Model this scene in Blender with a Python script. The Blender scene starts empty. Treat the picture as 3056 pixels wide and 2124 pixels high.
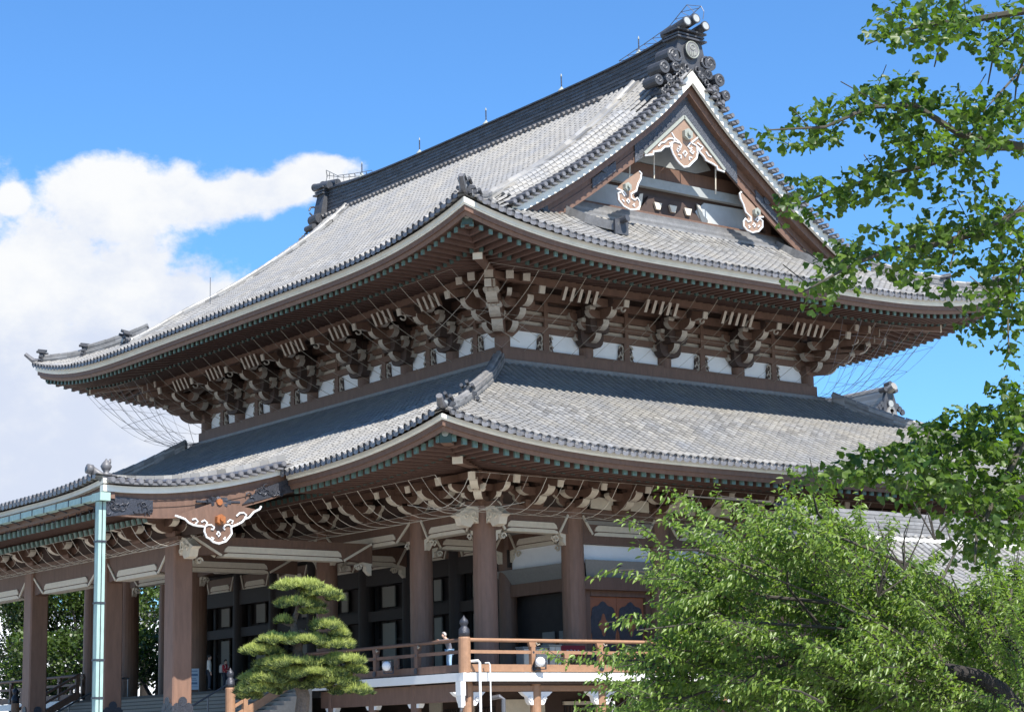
import bpy, math, random
import numpy as np
from mathutils import Vector, Matrix
random.seed(7); rng = np.random.default_rng(7)
R = math.radians
S = bpy.context.scene
# ------------------------------------------------------------------ camera
CY, CP, CR = R(52.7686), R(11.0927), R(-1.3319)
CAM = np.array([71.4991, -53.7878, 1.6]); CF = 5846.62
fw = np.array([-math.sin(CY)*math.cos(CP), math.cos(CY)*math.cos(CP), math.sin(CP)])
_rt = np.array([math.cos(CY), math.sin(CY), 0.0]); _up = np.cross(_rt, fw)
crt = math.cos(CR)*_rt + math.sin(CR)*_up; cup = -math.sin(CR)*_rt + math.cos(CR)*_up
cd = bpy.data.cameras.new('camera'); cam = bpy.data.objects.new('camera', cd); S.collection.objects.link(cam)
cam.matrix_world = Matrix(((crt[0], cup[0], -fw[0], CAM[0]), (crt[1], cup[1], -fw[1], CAM[1]), (crt[2], cup[2], -fw[2], CAM[2]), (0, 0, 0, 1)))
cd.sensor_width = 36; cd.lens = 36*CF/3056; cd.clip_start = 0.5; cd.clip_end = 4000
S.camera = cam
# ------------------------------------------------------------------ sky, sun, exposure
SUN = Vector((1.0, -0.10, 1.42)).normalized()
S.view_settings.view_transform = 'Standard'; S.view_settings.look = 'None'
S.view_settings.exposure = 1.0; S.view_settings.gamma = 1
W = bpy.data.worlds.new('World'); S.world = W; W.use_nodes = True
nt = W.node_tree; N = nt.nodes; L = nt.links; N.clear()
def wmath(op, a, b=None, c=None, clamp=False):
    n = N.new('ShaderNodeMath'); n.operation = op; n.use_clamp = clamp
    for i, v in enumerate((a, b, c)):
        if v is None: continue
        if isinstance(v, (int, float)): n.inputs[i].default_value = v
        else: L.new(v, n.inputs[i])
    return n.outputs[0]
sky = N.new('ShaderNodeTexSky'); sky.sky_type = 'NISHITA'; sky.sun_disc = False
sky.sun_elevation = math.asin(SUN.z); sky.sun_rotation = math.atan2(SUN.x, SUN.y)
sky.air_density = 1.0; sky.dust_density = 0.35; sky.ozone_density = 2.4; sky.altitude = 100
tc = N.new('ShaderNodeTexCoord')
def dot3(v):
    n = N.new('ShaderNodeVectorMath'); n.operation = 'DOT_PRODUCT'; L.new(tc.outputs['Generated'], n.inputs[0]); n.inputs[1].default_value = v; return n.outputs['Value']
# cloud bank stands over one quarter of the horizon: u = sideways, v = height on the sky
dh = dot3((-math.sin(CY), math.cos(CY), 0)); dr = dot3((math.cos(CY), math.sin(CY), 0)); dz = dot3((0, 0, 1))
dhs = wmath('MAXIMUM', dh, 0.05); U = wmath('DIVIDE', dr, dhs); V = wmath('DIVIDE', dz, dhs)
mp = N.new('ShaderNodeMapping'); L.new(tc.outputs['Generated'], mp.inputs[0]); mp.inputs['Scale'].default_value = (1, 1, 1.35)
def noise(scale, detail=8, rough=0.55, w=0.0):
    n = N.new('ShaderNodeTexNoise'); n.noise_dimensions = '4D'; n.inputs['W'].default_value = w
    L.new(mp.outputs[0], n.inputs['Vector']); n.inputs['Scale'].default_value = scale; n.inputs['Detail'].default_value = detail; n.inputs['Roughness'].default_value = rough
    return n.outputs['Fac']
n1 = noise(15, 8, 0.58, 1.3); n2 = noise(42, 8, 0.62, 4.0); n3 = noise(7, 4, 0.5, 9.0)
def pxuv(x, y):
    d = fw*CF + crt*(x-1528) - cup*(y-1062)
    h = d[0]*-math.sin(CY)+d[1]*math.cos(CY); return (d[0]*math.cos(CY)+d[1]*math.sin(CY))/h, d[2]/h
BL = [(90,840,330,260),(330,620,270,160),(540,590,260,120),(680,590,160,100),(900,525,180,75),(940,500,150,50),(1010,560,110,60),(300,900,500,260),(840,560,170,70),
      (300,1250,620,420),(0,1000,420,450),(620,960,300,150),(40,600,70,70),(560,900,120,90),(700,560,190,85),(-220,660,240,140),(800,1100,500,240)]
field = None
for (x, y, a, b) in BL:
    u, v = pxuv(x, y)
    du = wmath('DIVIDE', wmath('SUBTRACT', U, u), a/CF); dv = wmath('DIVIDE', wmath('SUBTRACT', V, v), b/CF)
    g = wmath('SUBTRACT', 1.0, wmath('SQRT', wmath('ADD', wmath('MULTIPLY', du, du), wmath('MULTIPLY', dv, dv))))
    field = g if field is None else wmath('SMOOTH_MAX', field, g, 0.25)
ff = wmath('ADD', wmath('MULTIPLY', field, 1.05), wmath('MULTIPLY', wmath('SUBTRACT', n1, 0.5), 2.5))
ff = wmath('ADD', ff, wmath('MULTIPLY', wmath('SUBTRACT', n2, 0.5), 1.15))
cov = N.new('ShaderNodeMapRange'); cov.interpolation_type = 'SMOOTHSTEP'; L.new(ff, cov.inputs[0]); cov.inputs[1].default_value = -0.06; cov.inputs[2].default_value = 0.42
front = wmath('GREATER_THAN', dh, 0.06); COV = wmath('MULTIPLY', cov.outputs[0], front)
n4 = noise(24, 8, 0.6, 2.2)
sh = wmath('ADD', wmath('MULTIPLY', wmath('SUBTRACT', V, pxuv(400, 830)[1]), 11.0), wmath('MULTIPLY', wmath('SUBTRACT', n4, 0.5), 4.2))
sh = wmath('ADD', sh, wmath('MULTIPLY', wmath('SUBTRACT', n3, 0.5), 2.2))
shr = N.new('ShaderNodeMapRange'); shr.interpolation_type = 'SMOOTHSTEP'; L.new(sh, shr.inputs[0]); shr.inputs[1].default_value = -1.1; shr.inputs[2].default_value = 0.75
cc = N.new('ShaderNodeMix'); cc.data_type = 'RGBA'; L.new(shr.outputs[0], cc.inputs['Factor']); cc.inputs['A'].default_value = (0.70, 0.77, 0.93, 1); cc.inputs['B'].default_value = (0.97, 0.985, 1.0, 1)
# sky colour: Nishita, a touch more saturated (polarised phone-camera blue)
tint = N.new('ShaderNodeMix'); tint.data_type = 'RGBA'; tint.blend_type = 'MULTIPLY'; tint.inputs['Factor'].default_value = 1
L.new(sky.outputs[0], tint.inputs['A']); tint.inputs['B'].default_value = (0.60, 1.0, 1.36, 1)
bgs = N.new('ShaderNodeBackground'); L.new(tint.outputs['Result'], bgs.inputs[0]); bgs.inputs[1].default_value = 0.083
bgc = N.new('ShaderNodeBackground'); L.new(cc.outputs['Result'], bgc.inputs[0]); bgc.inputs[1].default_value = 0.50
ms = N.new('ShaderNodeMixShader'); L.new(COV, ms.inputs[0]); L.new(bgs.outputs[0], ms.inputs[1]); L.new(bgc.outputs[0], ms.inputs[2])
wo = N.new('ShaderNodeOutputWorld'); L.new(ms.outputs[0], wo.inputs[0])
sd = bpy.data.lights.new('sun', 'SUN'); sd.energy = 5.0; sd.angle = R(0.5); sd.color = (1.0, 0.95, 0.87)
so = bpy.data.objects.new('sun', sd); S.collection.objects.link(so); so.rotation_euler = SUN.to_track_quat('Z', 'Y').to_euler(); so.location = (40, -20, 60)

# ------------------------------------------------------------------ helpers
WM = {}
class MB:
    def __init__(s): s.v = []; s.f = []; s.m = []; s.t = []
    def add(s, vs, fs, mat=0, tint=0.5):
        b = len(s.v); s.v.extend(vs)
        for f in fs: s.f.append([b+i for i in f]); s.m.append(mat); s.t.append(tint)
    def box(s, a, b, mat=0, tint=0.5):
        x0, y0, z0 = a; x1, y1, z1 = b
        s.add([(x0,y0,z0),(x1,y0,z0),(x1,y1,z0),(x0,y1,z0),(x0,y0,z1),(x1,y0,z1),(x1,y1,z1),(x0,y1,z1)],
              [(3,2,1,0),(4,5,6,7),(0,1,5,4),(1,2,6,5),(2,3,7,6),(3,0,4,7)], mat, tint)
    def bar(s, p, q, w, h, mat=0, up=(0,0,1), w2=None, h2=None, tint=0.5):
        p = Vector(p); q = Vector(q); d = (q-p).normalized(); sdv = d.cross(Vector(up)).normalized(); u = sdv.cross(d)
        vs = []
        for c, ww, hh in ((p, w, h), (q, w2 or w, h2 or h)):
            for a, b in ((-1,-1),(1,-1),(1,1),(-1,1)): vs.append(tuple(c+sdv*a*ww/2+u*b*hh/2))
        s.add(vs, [(3,2,1,0),(4,5,6,7),(0,1,5,4),(1,2,6,5),(2,3,7,6),(3,0,4,7)], mat, tint)
    def tube(s, pts, r, n=8, mat=0, cap=True, tint=0.5):
        pts = [Vector(p) for p in pts]; rs = r if isinstance(r, (list, tuple)) else [r]*len(pts)
        vs = []; prev = None
        for i, p in enumerate(pts):
            d = (pts[min(i+1, len(pts)-1)]-pts[max(i-1, 0)])
            if d.length < 1e-9: d = Vector((0,0,1))
            d.normalize()
            a = prev if prev is not None else (Vector((0,0,1)) if abs(d.z) < .9 else Vector((1,0,0)))
            a = (a-d*a.dot(d)); 
            if a.length < 1e-6: a = d.orthogonal()
            a.normalize(); prev = a; b = d.cross(a)
            for k in range(n):
                t = 2*math.pi*k/n; vs.append(tuple(p+(a*math.cos(t)+b*math.sin(t))*rs[i]))
        fs = [(i*n+k, i*n+(k+1) % n, (i+1)*n+(k+1) % n, (i+1)*n+k) for i in range(len(pts)-1) for k in range(n)]
        if cap: fs += [tuple(range(n-1, -1, -1)), tuple((len(pts)-1)*n+k for k in range(n))]
        s.add(vs, fs, mat, tint)
    def lathe(s, c, prof, n=16, mat=0, tint=0.5):   # prof [(r, z)]
        vs = [(c[0]+r*math.cos(2*math.pi*k/n), c[1]+r*math.sin(2*math.pi*k/n), c[2]+z) for r, z in prof for k in range(n)]
        fs = [(i*n+k, i*n+(k+1) % n, (i+1)*n+(k+1) % n, (i+1)*n+k) for i in range(len(prof)-1) for k in range(n)]
        fs += [tuple(range(n-1, -1, -1)), tuple((len(prof)-1)*n+k for k in range(n))]
        s.add(vs, fs, mat, tint)
    def prism(s, poly, fn, d0, d1, mat=0, emat=None, tint=0.5):   # fn(a, b, depth) -> xyz
        n = len(poly); vs = [fn(a, b, d0) for a, b in poly]+[fn(a, b, d1) for a, b in poly]
        s.add(vs, [tuple(range(n-1, -1, -1)), tuple(range(n, 2*n))], mat, tint)
        s.add(vs, [(i, (i+1) % n, n+(i+1) % n, n+i) for i in range(n)], mat if emat is None else emat, tint)
    def build(s, name, mats, parent=None, smooth=False, collect=None):
        me = bpy.data.meshes.new(name); me.from_pydata(s.v, [], s.f)
        if not isinstance(mats, (list, tuple)): mats = [mats]
        for m in mats: me.materials.append(m)
        if len(mats) > 1: me.polygons.foreach_set('material_index', s.m)
        at = me.attributes.new('tint', 'FLOAT', 'FACE'); at.data.foreach_set('value', s.t)
        if smooth: me.polygons.foreach_set('use_smooth', [True]*len(s.f))
        me.update()
        return link(bpy.data.objects.new(name, me), parent)
def link(o, parent=None, mw=None):
    S.collection.objects.link(o)
    if mw is not None: o.matrix_basis = mw
    WM[o] = o.matrix_basis.copy()
    if parent is not None: o.parent = parent; o.matrix_parent_inverse = WM[parent].inverted()
    return o
def copyof(o, parent, mw):
    c = o.copy(); S.collection.objects.link(c); c.matrix_basis = mw; WM[c] = mw.copy()
    c.parent = parent; c.matrix_parent_inverse = WM[parent].inverted(); return c
def empty(name, loc): 
    o = bpy.data.objects.new(name, None); o.empty_display_size = .3; o.location = loc
    S.collection.objects.link(o); WM[o] = Matrix.Translation(Vector(loc)); return o
def tag(o, label, cat, group=None, kind=None):
    if label: o['label'] = label
    if cat: o['category'] = cat
    if group: o['group'] = group
    if kind: o['kind'] = kind
    return o
def thing(name, loc, label, cat, group=None): return tag(empty(name, loc), label, cat, group)

def mat(name, col, rough=0.7, metal=0.0, var=0.0, scale=4.0, tint=0.0, bump=0.0, bscale=30.0, spec=0.5, col2=None, coat=0.0, streak=0.0, trans=0.0, stretch=(1,1,1)):
    m = bpy.data.materials.new(name); m.use_nodes = True; n = m.node_tree.nodes; l = m.node_tree.links
    b = n['Principled BSDF']; b.inputs['Roughness'].default_value = rough; b.inputs['Metallic'].default_value = metal
    b.inputs['Specular IOR Level'].default_value = spec
    tcx = n.new('ShaderNodeTexCoord'); mpx = n.new('ShaderNodeMapping'); l.new(tcx.outputs['Object'], mpx.inputs[0]); mpx.inputs['Scale'].default_value = stretch
    nz = n.new('ShaderNodeTexNoise'); l.new(mpx.outputs[0], nz.inputs['Vector']); nz.inputs['Scale'].default_value = scale; nz.inputs['Detail'].default_value = 8; nz.inputs['Roughness'].default_value = .65
    rp = n.new('ShaderNodeMapRange'); l.new(nz.outputs['Fac'], rp.inputs[0]); rp.inputs[1].default_value = .25; rp.inputs[2].default_value = .75
    mx = n.new('ShaderNodeMix'); mx.data_type = 'RGBA'; l.new(rp.outputs[0], mx.inputs['Factor'])
    c = np.array(col[:3]); c2 = np.array(col2[:3]) if col2 else c*(1+var)
    mx.inputs['A'].default_value = (*np.clip(c*(1-var), 0, 1), 1); mx.inputs['B'].default_value = (*np.clip(c2, 0, 1), 1)
    out = mx.outputs['Result']
    if tint:
        at = n.new('ShaderNodeAttribute'); at.attribute_name = 'tint'
        mr = n.new('ShaderNodeMapRange'); l.new(at.outputs['Fac'], mr.inputs[0]); mr.inputs[3].default_value = 1-tint; mr.inputs[4].default_value = 1+tint
        vm = n.new('ShaderNodeVectorMath'); vm.operation = 'SCALE'; l.new(out, vm.inputs[0]); l.new(mr.outputs[0], vm.inputs['Scale']); out = vm.outputs[0]
        l2 = n.new('ShaderNodeMapRange'); l.new(at.outputs['Fac'], l2.inputs[0]); l2.inputs[3].default_value = min(1, rough+.12); l2.inputs[4].default_value = max(0, rough-.12)
        l.new(l2.outputs[0], b.inputs['Roughness'])
    l.new(out, b.inputs['Base Color'])
    if bump:
        n2 = n.new('ShaderNodeTexNoise'); l.new(mpx.outputs[0], n2.inputs['Vector']); n2.inputs['Scale'].default_value = bscale; n2.inputs['Detail'].default_value = 6
        bp_ = n.new('ShaderNodeBump'); bp_.inputs['Strength'].default_value = bump; bp_.inputs['Distance'].default_value = .05
        l.new(n2.outputs['Fac'], bp_.inputs['Height']); l.new(bp_.outputs[0], b.inputs['Normal'])
    return m
def leafmat(name, c1, c2, scale=1.2, trans=.35, rough=.45):
    m = bpy.data.materials.new(name); m.use_nodes = True; n = m.node_tree.nodes; l = m.node_tree.links
    b = n['Principled BSDF']; o = n['Material Output']; b.inputs['Roughness'].default_value = rough; b.inputs['Specular IOR Level'].default_value = .4
    at = n.new('ShaderNodeAttribute'); at.attribute_name = 'tint'
    mx = n.new('ShaderNodeMix'); mx.data_type = 'RGBA'; l.new(at.outputs['Fac'], mx.inputs['Factor']); mx.inputs['A'].default_value = (*c1, 1); mx.inputs['B'].default_value = (*c2, 1)
    l.new(mx.outputs['Result'], b.inputs['Base Color'])
    t = n.new('ShaderNodeBsdfTranslucent'); g = n.new('ShaderNodeVectorMath'); g.operation = 'MULTIPLY'; l.new(mx.outputs['Result'], g.inputs[0]); g.inputs[1].default_value = (1.7, 1.9, .7); l.new(g.outputs[0], t.inputs[0])
    s = n.new('ShaderNodeMixShader'); s.inputs[0].default_value = trans; l.new(b.outputs[0], s.inputs[1]); l.new(t.outputs[0], s.inputs[2]); l.new(s.outputs[0], o.inputs['Surface'])
    return m
M = {}
M['tile'] = mat('smoked_roof_tile', (0.262,0.243,0.208), .45, var=.0, scale=.55, tint=.42, spec=.6, col2=(0.172,0.178,0.190))
M['tilepan'] = mat('dirt_shade_channel_tile', (0.081,0.078,0.075), .6, var=.25, scale=3, tint=.3)  # grime and the shade between the tile rolls, both in the colour
M['tiledark'] = mat('weathered_ridge_tile', (0.167,0.163,0.160), .5, var=.3, scale=3, tint=.35, bump=.3)
M['ridge'] = mat('dark_ridge_tile', (0.049,0.051,0.058), .55, var=.35, scale=4, tint=.25, bump=.3)
M['tileend'] = mat('eave_end_tile', (0.108,0.106,0.112), .5, var=.3, scale=6, tint=.4)
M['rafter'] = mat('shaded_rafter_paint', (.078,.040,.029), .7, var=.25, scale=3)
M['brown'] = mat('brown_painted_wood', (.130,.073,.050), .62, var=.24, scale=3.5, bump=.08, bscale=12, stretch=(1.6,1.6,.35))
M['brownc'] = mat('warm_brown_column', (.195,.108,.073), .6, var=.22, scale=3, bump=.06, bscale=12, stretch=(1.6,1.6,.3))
M['creamdk'] = mat('dimmed_cream_paint', (.40,.355,.30), .7, var=.15, scale=5)  # darker cream copy, dimness under the upper eaves put into the colour
M['browndk'] = mat('dark_brown_boards', (.055,.033,.025), .7, var=.25, scale=2.0, bump=.1)  # dark brown for soffits, recessed walls and bracket backing
M['brownlt'] = mat('sunlit_brown_paint', (0.281,0.156,0.090), .62, var=.2, scale=5)  # lighter copy of the brown paint, sunlight put into the colour
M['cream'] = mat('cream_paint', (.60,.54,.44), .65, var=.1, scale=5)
M['white'] = mat('white_plaster', (.74,.76,.78), .8, var=.05, scale=2)
M['fascia'] = mat('offwhite_eave_board', (.70,.69,.62), .6, var=.12, scale=1.5)
M['slabwhite'] = mat('white_painted_edge', (0.640,0.640,0.624), .5, var=.04, scale=2)
M['patina'] = mat('verdigris_rafter_cap', (.090,.150,.130), .6, var=.4, scale=7)
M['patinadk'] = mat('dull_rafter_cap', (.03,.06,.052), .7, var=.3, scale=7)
M['copper'] = mat('verdigris_copper_gutter', (0.289,0.413,0.374), .6, var=.22, scale=4, stretch=(3,3,.5), bump=.15)
M['bronze'] = mat('dark_bronze_fitting', (.045,.048,.06), .45, metal=.4, var=.3, scale=8, bump=.5, bscale=14)
M['slate'] = mat('embossed_metal_plate', (.075,.082,.098), .55, metal=.3, var=.4, scale=9, bump=.9, bscale=16)
M['jade'] = mat('pale_verdigris_trim', (.27,.285,.25), .6, var=.2, scale=10)
M['tan'] = mat('tan_carved_board', (0.264,0.172,0.120), .6, var=.1, scale=4)
M['pwhite'] = mat('white_carving_outline', (0.688,0.696,0.704), .5, var=.03, scale=4)
M['orange'] = mat('copper_boss', (.36,.13,.045), .5, metal=.3, var=.3, scale=12)
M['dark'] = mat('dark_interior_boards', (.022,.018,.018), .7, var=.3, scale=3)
M['greydoor'] = mat('pale_grey_door_panel', (.22,.21,.185), .8)
M['doorwood'] = mat('orange_brown_door', (.24,.085,.038), .55, var=.2, scale=3)
M['indark'] = mat('dark_inner_timber', (.018,.012,.011), .7, var=.2, scale=3)  # inner columns and lintels, darkness of the interior put into the colour
M['screen'] = mat('grey_weathered_screen', (.21,.205,.19), .8, var=.12, scale=9)
M['gabwhite'] = mat('shade_grey_gable_plaster', (0.383,0.404,0.408), .8, var=.1, scale=2)  # white plaster greyed, shade under the gable overhang put into the colour
M['greypan'] = mat('grey_gable_panel', (0.281,0.297,0.293), .7, var=.12, scale=3)
M['wire'] = mat('bird_net_cord', (.34,.30,.24), .7)
M['rib'] = mat('bird_net_rib', (.50,.45,.37), .7)
M['wireb'] = mat('bird_net_thin_cord', (.20,.20,.22), .7)
M['stone'] = mat('pale_granite_steps', (0.336,0.296,0.248), .8, var=.12, scale=9, bump=.1)
M['woodstep'] = mat('grey_wooden_treads', (.115,.098,.082), .7, var=.15, scale=6)
M['steel'] = mat('grey_steel_rail', (.16,.16,.17), .4, metal=.6)
M['gravel'] = mat('pale_gravel', (0.425,0.391,0.340), .9, var=.2, scale=30, bump=.5, bscale=60)
M['asph'] = mat('grey_paving', (.26,.25,.24), .85, var=.12, scale=14, bump=.2)
M['bark'] = mat('dark_rough_bark', (.022,.018,.016), .9, var=.4, scale=14, bump=1.0, bscale=30)
M['pinebark'] = mat('grey_pine_bark', (.13,.105,.09), .9, var=.4, scale=16, bump=1.0, bscale=30)
M['twig'] = mat('grey_twig', (.045,.038,.03), .9, var=.3, scale=10)
M['dtwig'] = mat('dark_green_brown_twig', (.05,.045,.03), .85, var=.3, scale=10)
M['ginkgo'] = leafmat('ginkgo_leaf', (0.020,0.056,0.010), (0.100,0.155,0.022), trans=.42)
M['cherry'] = leafmat('cherry_leaf', (0.045,0.100,0.020), (0.205,0.275,0.058), trans=.38, rough=.38)
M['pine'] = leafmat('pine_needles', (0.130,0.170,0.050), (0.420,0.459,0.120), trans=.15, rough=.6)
M['pinedk'] = leafmat('dark_pine_needles', (0.021,0.042,0.010), (0.056,0.084,0.021), trans=.1, rough=.6)  # dark needles for the lower side of each pad
M['bgleaf'] = leafmat('distant_leaf', (0.008,0.021,0.005), (0.068,0.112,0.016), trans=.25)
M['skin'] = mat('skin', (.50,.30,.21), .6)

# ------------------------------------------------------------------ dimensions of the hall (metres; z = 0 is the yard)
Lx, Wy = 28.62, 20.0                 # upper storey: x from -Lx to 0, y from 0 to Wy
E1, E2, VB = 7.45, 11.86, 4.76       # eave overhang upper / lower, colonnade offset
XC = -Lx/2
UZ, LZ = 22.72, 12.78                # top of the pale eave board at mid eave
def interp(tab):
    xs = [a for a, b in tab]; ys = [b for a, b in tab]
    ms = [(ys[i+1]-ys[i])/(xs[i+1]-xs[i]) for i in range(len(xs)-1)]
    k = [ms[0]]+[(ms[i]+ms[i+1])/2 for i in range(len(ms)-1)]+[ms[-1]]
    def f(x):
        x = min(max(x, xs[0]), xs[-1]); i = max(j for j in range(len(xs)-1) if xs[j] <= x+1e-9)
        h = xs[i+1]-xs[i]; t = (x-xs[i])/h
        return (2*t**3-3*t*t+1)*ys[i]+(t**3-2*t*t+t)*h*k[i]+(-2*t**3+3*t*t)*ys[i+1]+(t**3-t*t)*h*k[i+1]
    return f
ZU = interp([(0,22.88),(2.4,24.05),(4.5,25.2),(6.4,26.45),(8.4,27.65),(10.3,28.9),(12.6,30.6),(15,32.52),(16.8,34.25),(17.45,34.9)])  # t = distance from the eave
ZL = interp([(0,12.95),(2.5,14.2),(4.96,15.42),(6.2,15.98),(8.9,17.25),(11.1,18.6)])
def lift(d, h, D=13.0): return h*max(0.0, 1-d/D)**3
def liftU(s, length):  return lift(min(s, length-s), 1.22)
def liftL(s, length):  return lift(min(s, length-s), .98, 14)
def fade(t, T=7.0): return max(0.0, 1-t/T)**1.5
LU_F, LU_S, LL_F, LL_S = Lx+2*E1, Wy+2*E1, Lx+2*E2, Wy+2*E2
# eave coordinates: side 0 = front (-y), 1 = +x side, 2 = back, 3 = -x side; s runs along the eave, t inward
def ev(side, s, t, e):
    if side == 0: return (-Lx-e+s, -e+t)
    if side == 1: return (e-t, -e+s)
    if side == 2: return (e-s, Wy+e-t)
    return (-Lx-e+t, Wy+e-s)
DIRS = {0: ((1,0,0),(0,1,0)), 1: ((0,1,0),(-1,0,0)), 2: ((-1,0,0),(0,-1,0)), 3: ((0,-1,0),(1,0,0))}
VDM = .66
def vin(t): return min(1.0, max(0.0, (t-2.8)/3.2))
def vdrop(x):          # the slope rolls down towards the gable verge
    a = max(x, -Lx-x); return VDM*min(1.0, max(0.0, (a-(2.94-2.1))/2.1))**1.7
def PU(side, s, t):
    x, y = ev(side, s, t, E1); ln = LU_F if side % 2 == 0 else LU_S
    return Vector((x, y, ZU(t)+liftU(s, ln)*fade(t)-(vdrop(x)*vin(t) if side % 2 == 0 and max(x, -Lx-x) <= 2.95 else 0)))
def PL(side, s, t):
    x, y = ev(side, s, t, E2); ln = LL_F if side % 2 == 0 else LL_S
    return Vector((x, y, ZL(t)+liftL(s, ln)*fade(t, 9)))

OV = .30
def tamp(t, s):
    b = 3.2+1.1*math.sin(s*.35)+.6*math.sin(s*1.3); return .26+.62*math.exp(-((t-b-1.2)/1.7)**2)
def tilefield(mb, P, side, rows, t1f, dt=.34, r=.130, t0f=None, ends=True, seg=5):
    e = Vector(DIRS[side][0]); inn = Vector(DIRS[side][1]); pitch = rows[1]-rows[0]
    for s in rows:
        t1 = t1f(s); t0 = t0f(s) if t0f else 0.0
        if t1-t0 < .3: continue
        n = max(1, int(round((t1-t0)/dt))); ts = [t0+(t1-t0)*k/n for k in range(n+1)]
        pts = [P(side, s, t) for t in ts]
        e2v = P(side, s+.05, ts[0])-P(side, s-.05, ts[0]); e2v.normalize()
        for k in range(n):
            a, b = pts[k], pts[k+1]; d = (b-a).normalized(); nn = e.cross(d); 
            if nn.z < 0: nn = -nn
            f = (ts[k]-t0 < 6) ; ee = e2v.lerp(e, min(1, ts[k]/6)); 
            tn = .5+(float(rng.random())-.5)*tamp(ts[k], s); jit = float(rng.normal(0, .006))
            vs = []
            for c, rr, up in ((a, r, .022), (b, r*.95, .012)):
                for q in range(seg+1):
                    th = math.pi*q/seg; vs.append(tuple(c+ee*(math.cos(th)*rr+jit)+nn*(math.sin(th)*rr*.95+up)))
            m = seg+1; mb.add(vs, [(q, q+1, m+q+1, m+q) for q in range(seg)], 0, tn)
            # pan tile towards the next row, low end lifted a little over the course below
            h = ee*(pitch/2); tn2 = .12+(float(rng.random())-.5)*.24
            c1, c2 = a+h, b+h; w = ee*(pitch/2-.09)
            mb.add([tuple(c1-w+nn*.05), tuple(c1+nn*.015), tuple(c1+w+nn*.05), tuple(c2+w+nn*.02), tuple(c2-nn*.012), tuple(c2-w+nn*.02),
                    tuple(c1-w+nn*.0), tuple(c1-nn*.02), tuple(c1+w+nn*.0)], [(0,1,4,5),(1,2,3,4),(6,7,1,0),(7,8,2,1)], 2, .5+tn2)
        if ends and t0 == 0.0:
            a = pts[0]; o = -inn; z = Vector((0,0,1)); d0 = (pts[1]-pts[0]); d0 = d0/max(.01, Vector((d0.x, d0.y, 0)).length); ext = OV
            tn = float(rng.random()); lo = a-d0*ext; nn = e.cross(d0).normalized(); nn = nn if nn.z > 0 else -nn
            vs = []
            for c, rr in ((lo, r), (a, r)):
                for q in range(seg+1):
                    th = math.pi*q/seg; vs.append(tuple(c+e2v*(math.cos(th)*rr)+nn*(math.sin(th)*rr*1.15+.03)))
            m = seg+1; mb.add(vs, [(q, q+1, m+q+1, m+q) for q in range(seg)], 0, tn)
            hh = e2v*(pitch/2); w_ = e2v*(pitch/2-.05); c1, c2 = lo+hh, a+hh
            mb.add([tuple(c1-w_+nn*.04), tuple(c1+nn*.01), tuple(c1+w_+nn*.04), tuple(c2+w_+nn*.03), tuple(c2), tuple(c2-w_+nn*.03), tuple(c1-w_-nn*.05), tuple(c1-nn*.07), tuple(c1+w_-nn*.05), tuple(c2+w_-nn*.05), tuple(c2-nn*.07), tuple(c2-w_-nn*.05)], [(0,1,4,5),(1,2,3,4),(6,11,10,7),(7,10,9,8)], 0, tn*.8)
            c = lo+o*.02+z*.05
            ring = lambda cc, rr: [tuple(cc+e*math.cos(2*math.pi*q/10)*rr+z*math.sin(2*math.pi*q/10)*rr) for q in range(10)]
            vs = ring(c-o*.12, .135)+ring(c, .135)+ring(c, .10)+ring(c-o*.02, .095)
            fs = [(j*10+q, j*10+(q+1) % 10, (j+1)*10+(q+1) % 10, (j+1)*10+q) for j in range(3) for q in range(10)]+[tuple(30+q for q in range(10))]
            mb.add(vs, fs, 1, tn)
            a2 = lo+e2v*(pitch/2)+o*.04; g = e*.15
            mb.add([tuple(a2-g-z*.10), tuple(a2-g*.5-z*.15), tuple(a2+g*.5-z*.15), tuple(a2+g-z*.10), tuple(a2+g+z*.04), tuple(a2+z*.0), tuple(a2-g+z*.04), tuple(a2-g*1.0+z*.04-o*.1), tuple(a2+g+z*.04-o*.1), tuple(a2-o*.1)],
                   [(0,1,2,3,4,5,6),(6,5,9,7),(5,4,8,9)], 1, .5+.5*float(rng.random()))

def sweep(mb, P, side, length, e, z0, prof, mat=0, n=64, s0=0.0, s1=None, emat=None):
    """closed section prof [(inset, dz)] swept along an eave; z0(s) gives height of the section's origin; corners are mitred"""
    s1 = length if s1 is None else s1; m = len(prof); vs = []
    for i in range(n+1):
        s = s0+(s1-s0)*i/n
        for (o, dz) in prof:
            a = s
            if s0 == 0.0: a = o+(s1-o-(o if s1 == length else 0)-0)*i/n if s1 == length else o+(s1-o)*i/n
            x, y = ev(side, a, o, e); vs.append((x, y, z0(s, o)+dz))
    fs = [(i*m+k, i*m+(k+1) % m, (i+1)*m+(k+1) % m, (i+1)*m+k) for i in range(n) for k in range(m)]
    fs += [tuple(range(m-1, -1, -1)), tuple(n*m+k for k in range(m))]
    mb.add(vs, fs, mat)

# ================================================================== TEMPLE HALL
hall = thing('temple_hall', (XC, Wy/2, 0), 'large two-tiered Japanese temple hall with grey tiled hip-and-gable roof and brown timber', 'temple')
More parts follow.
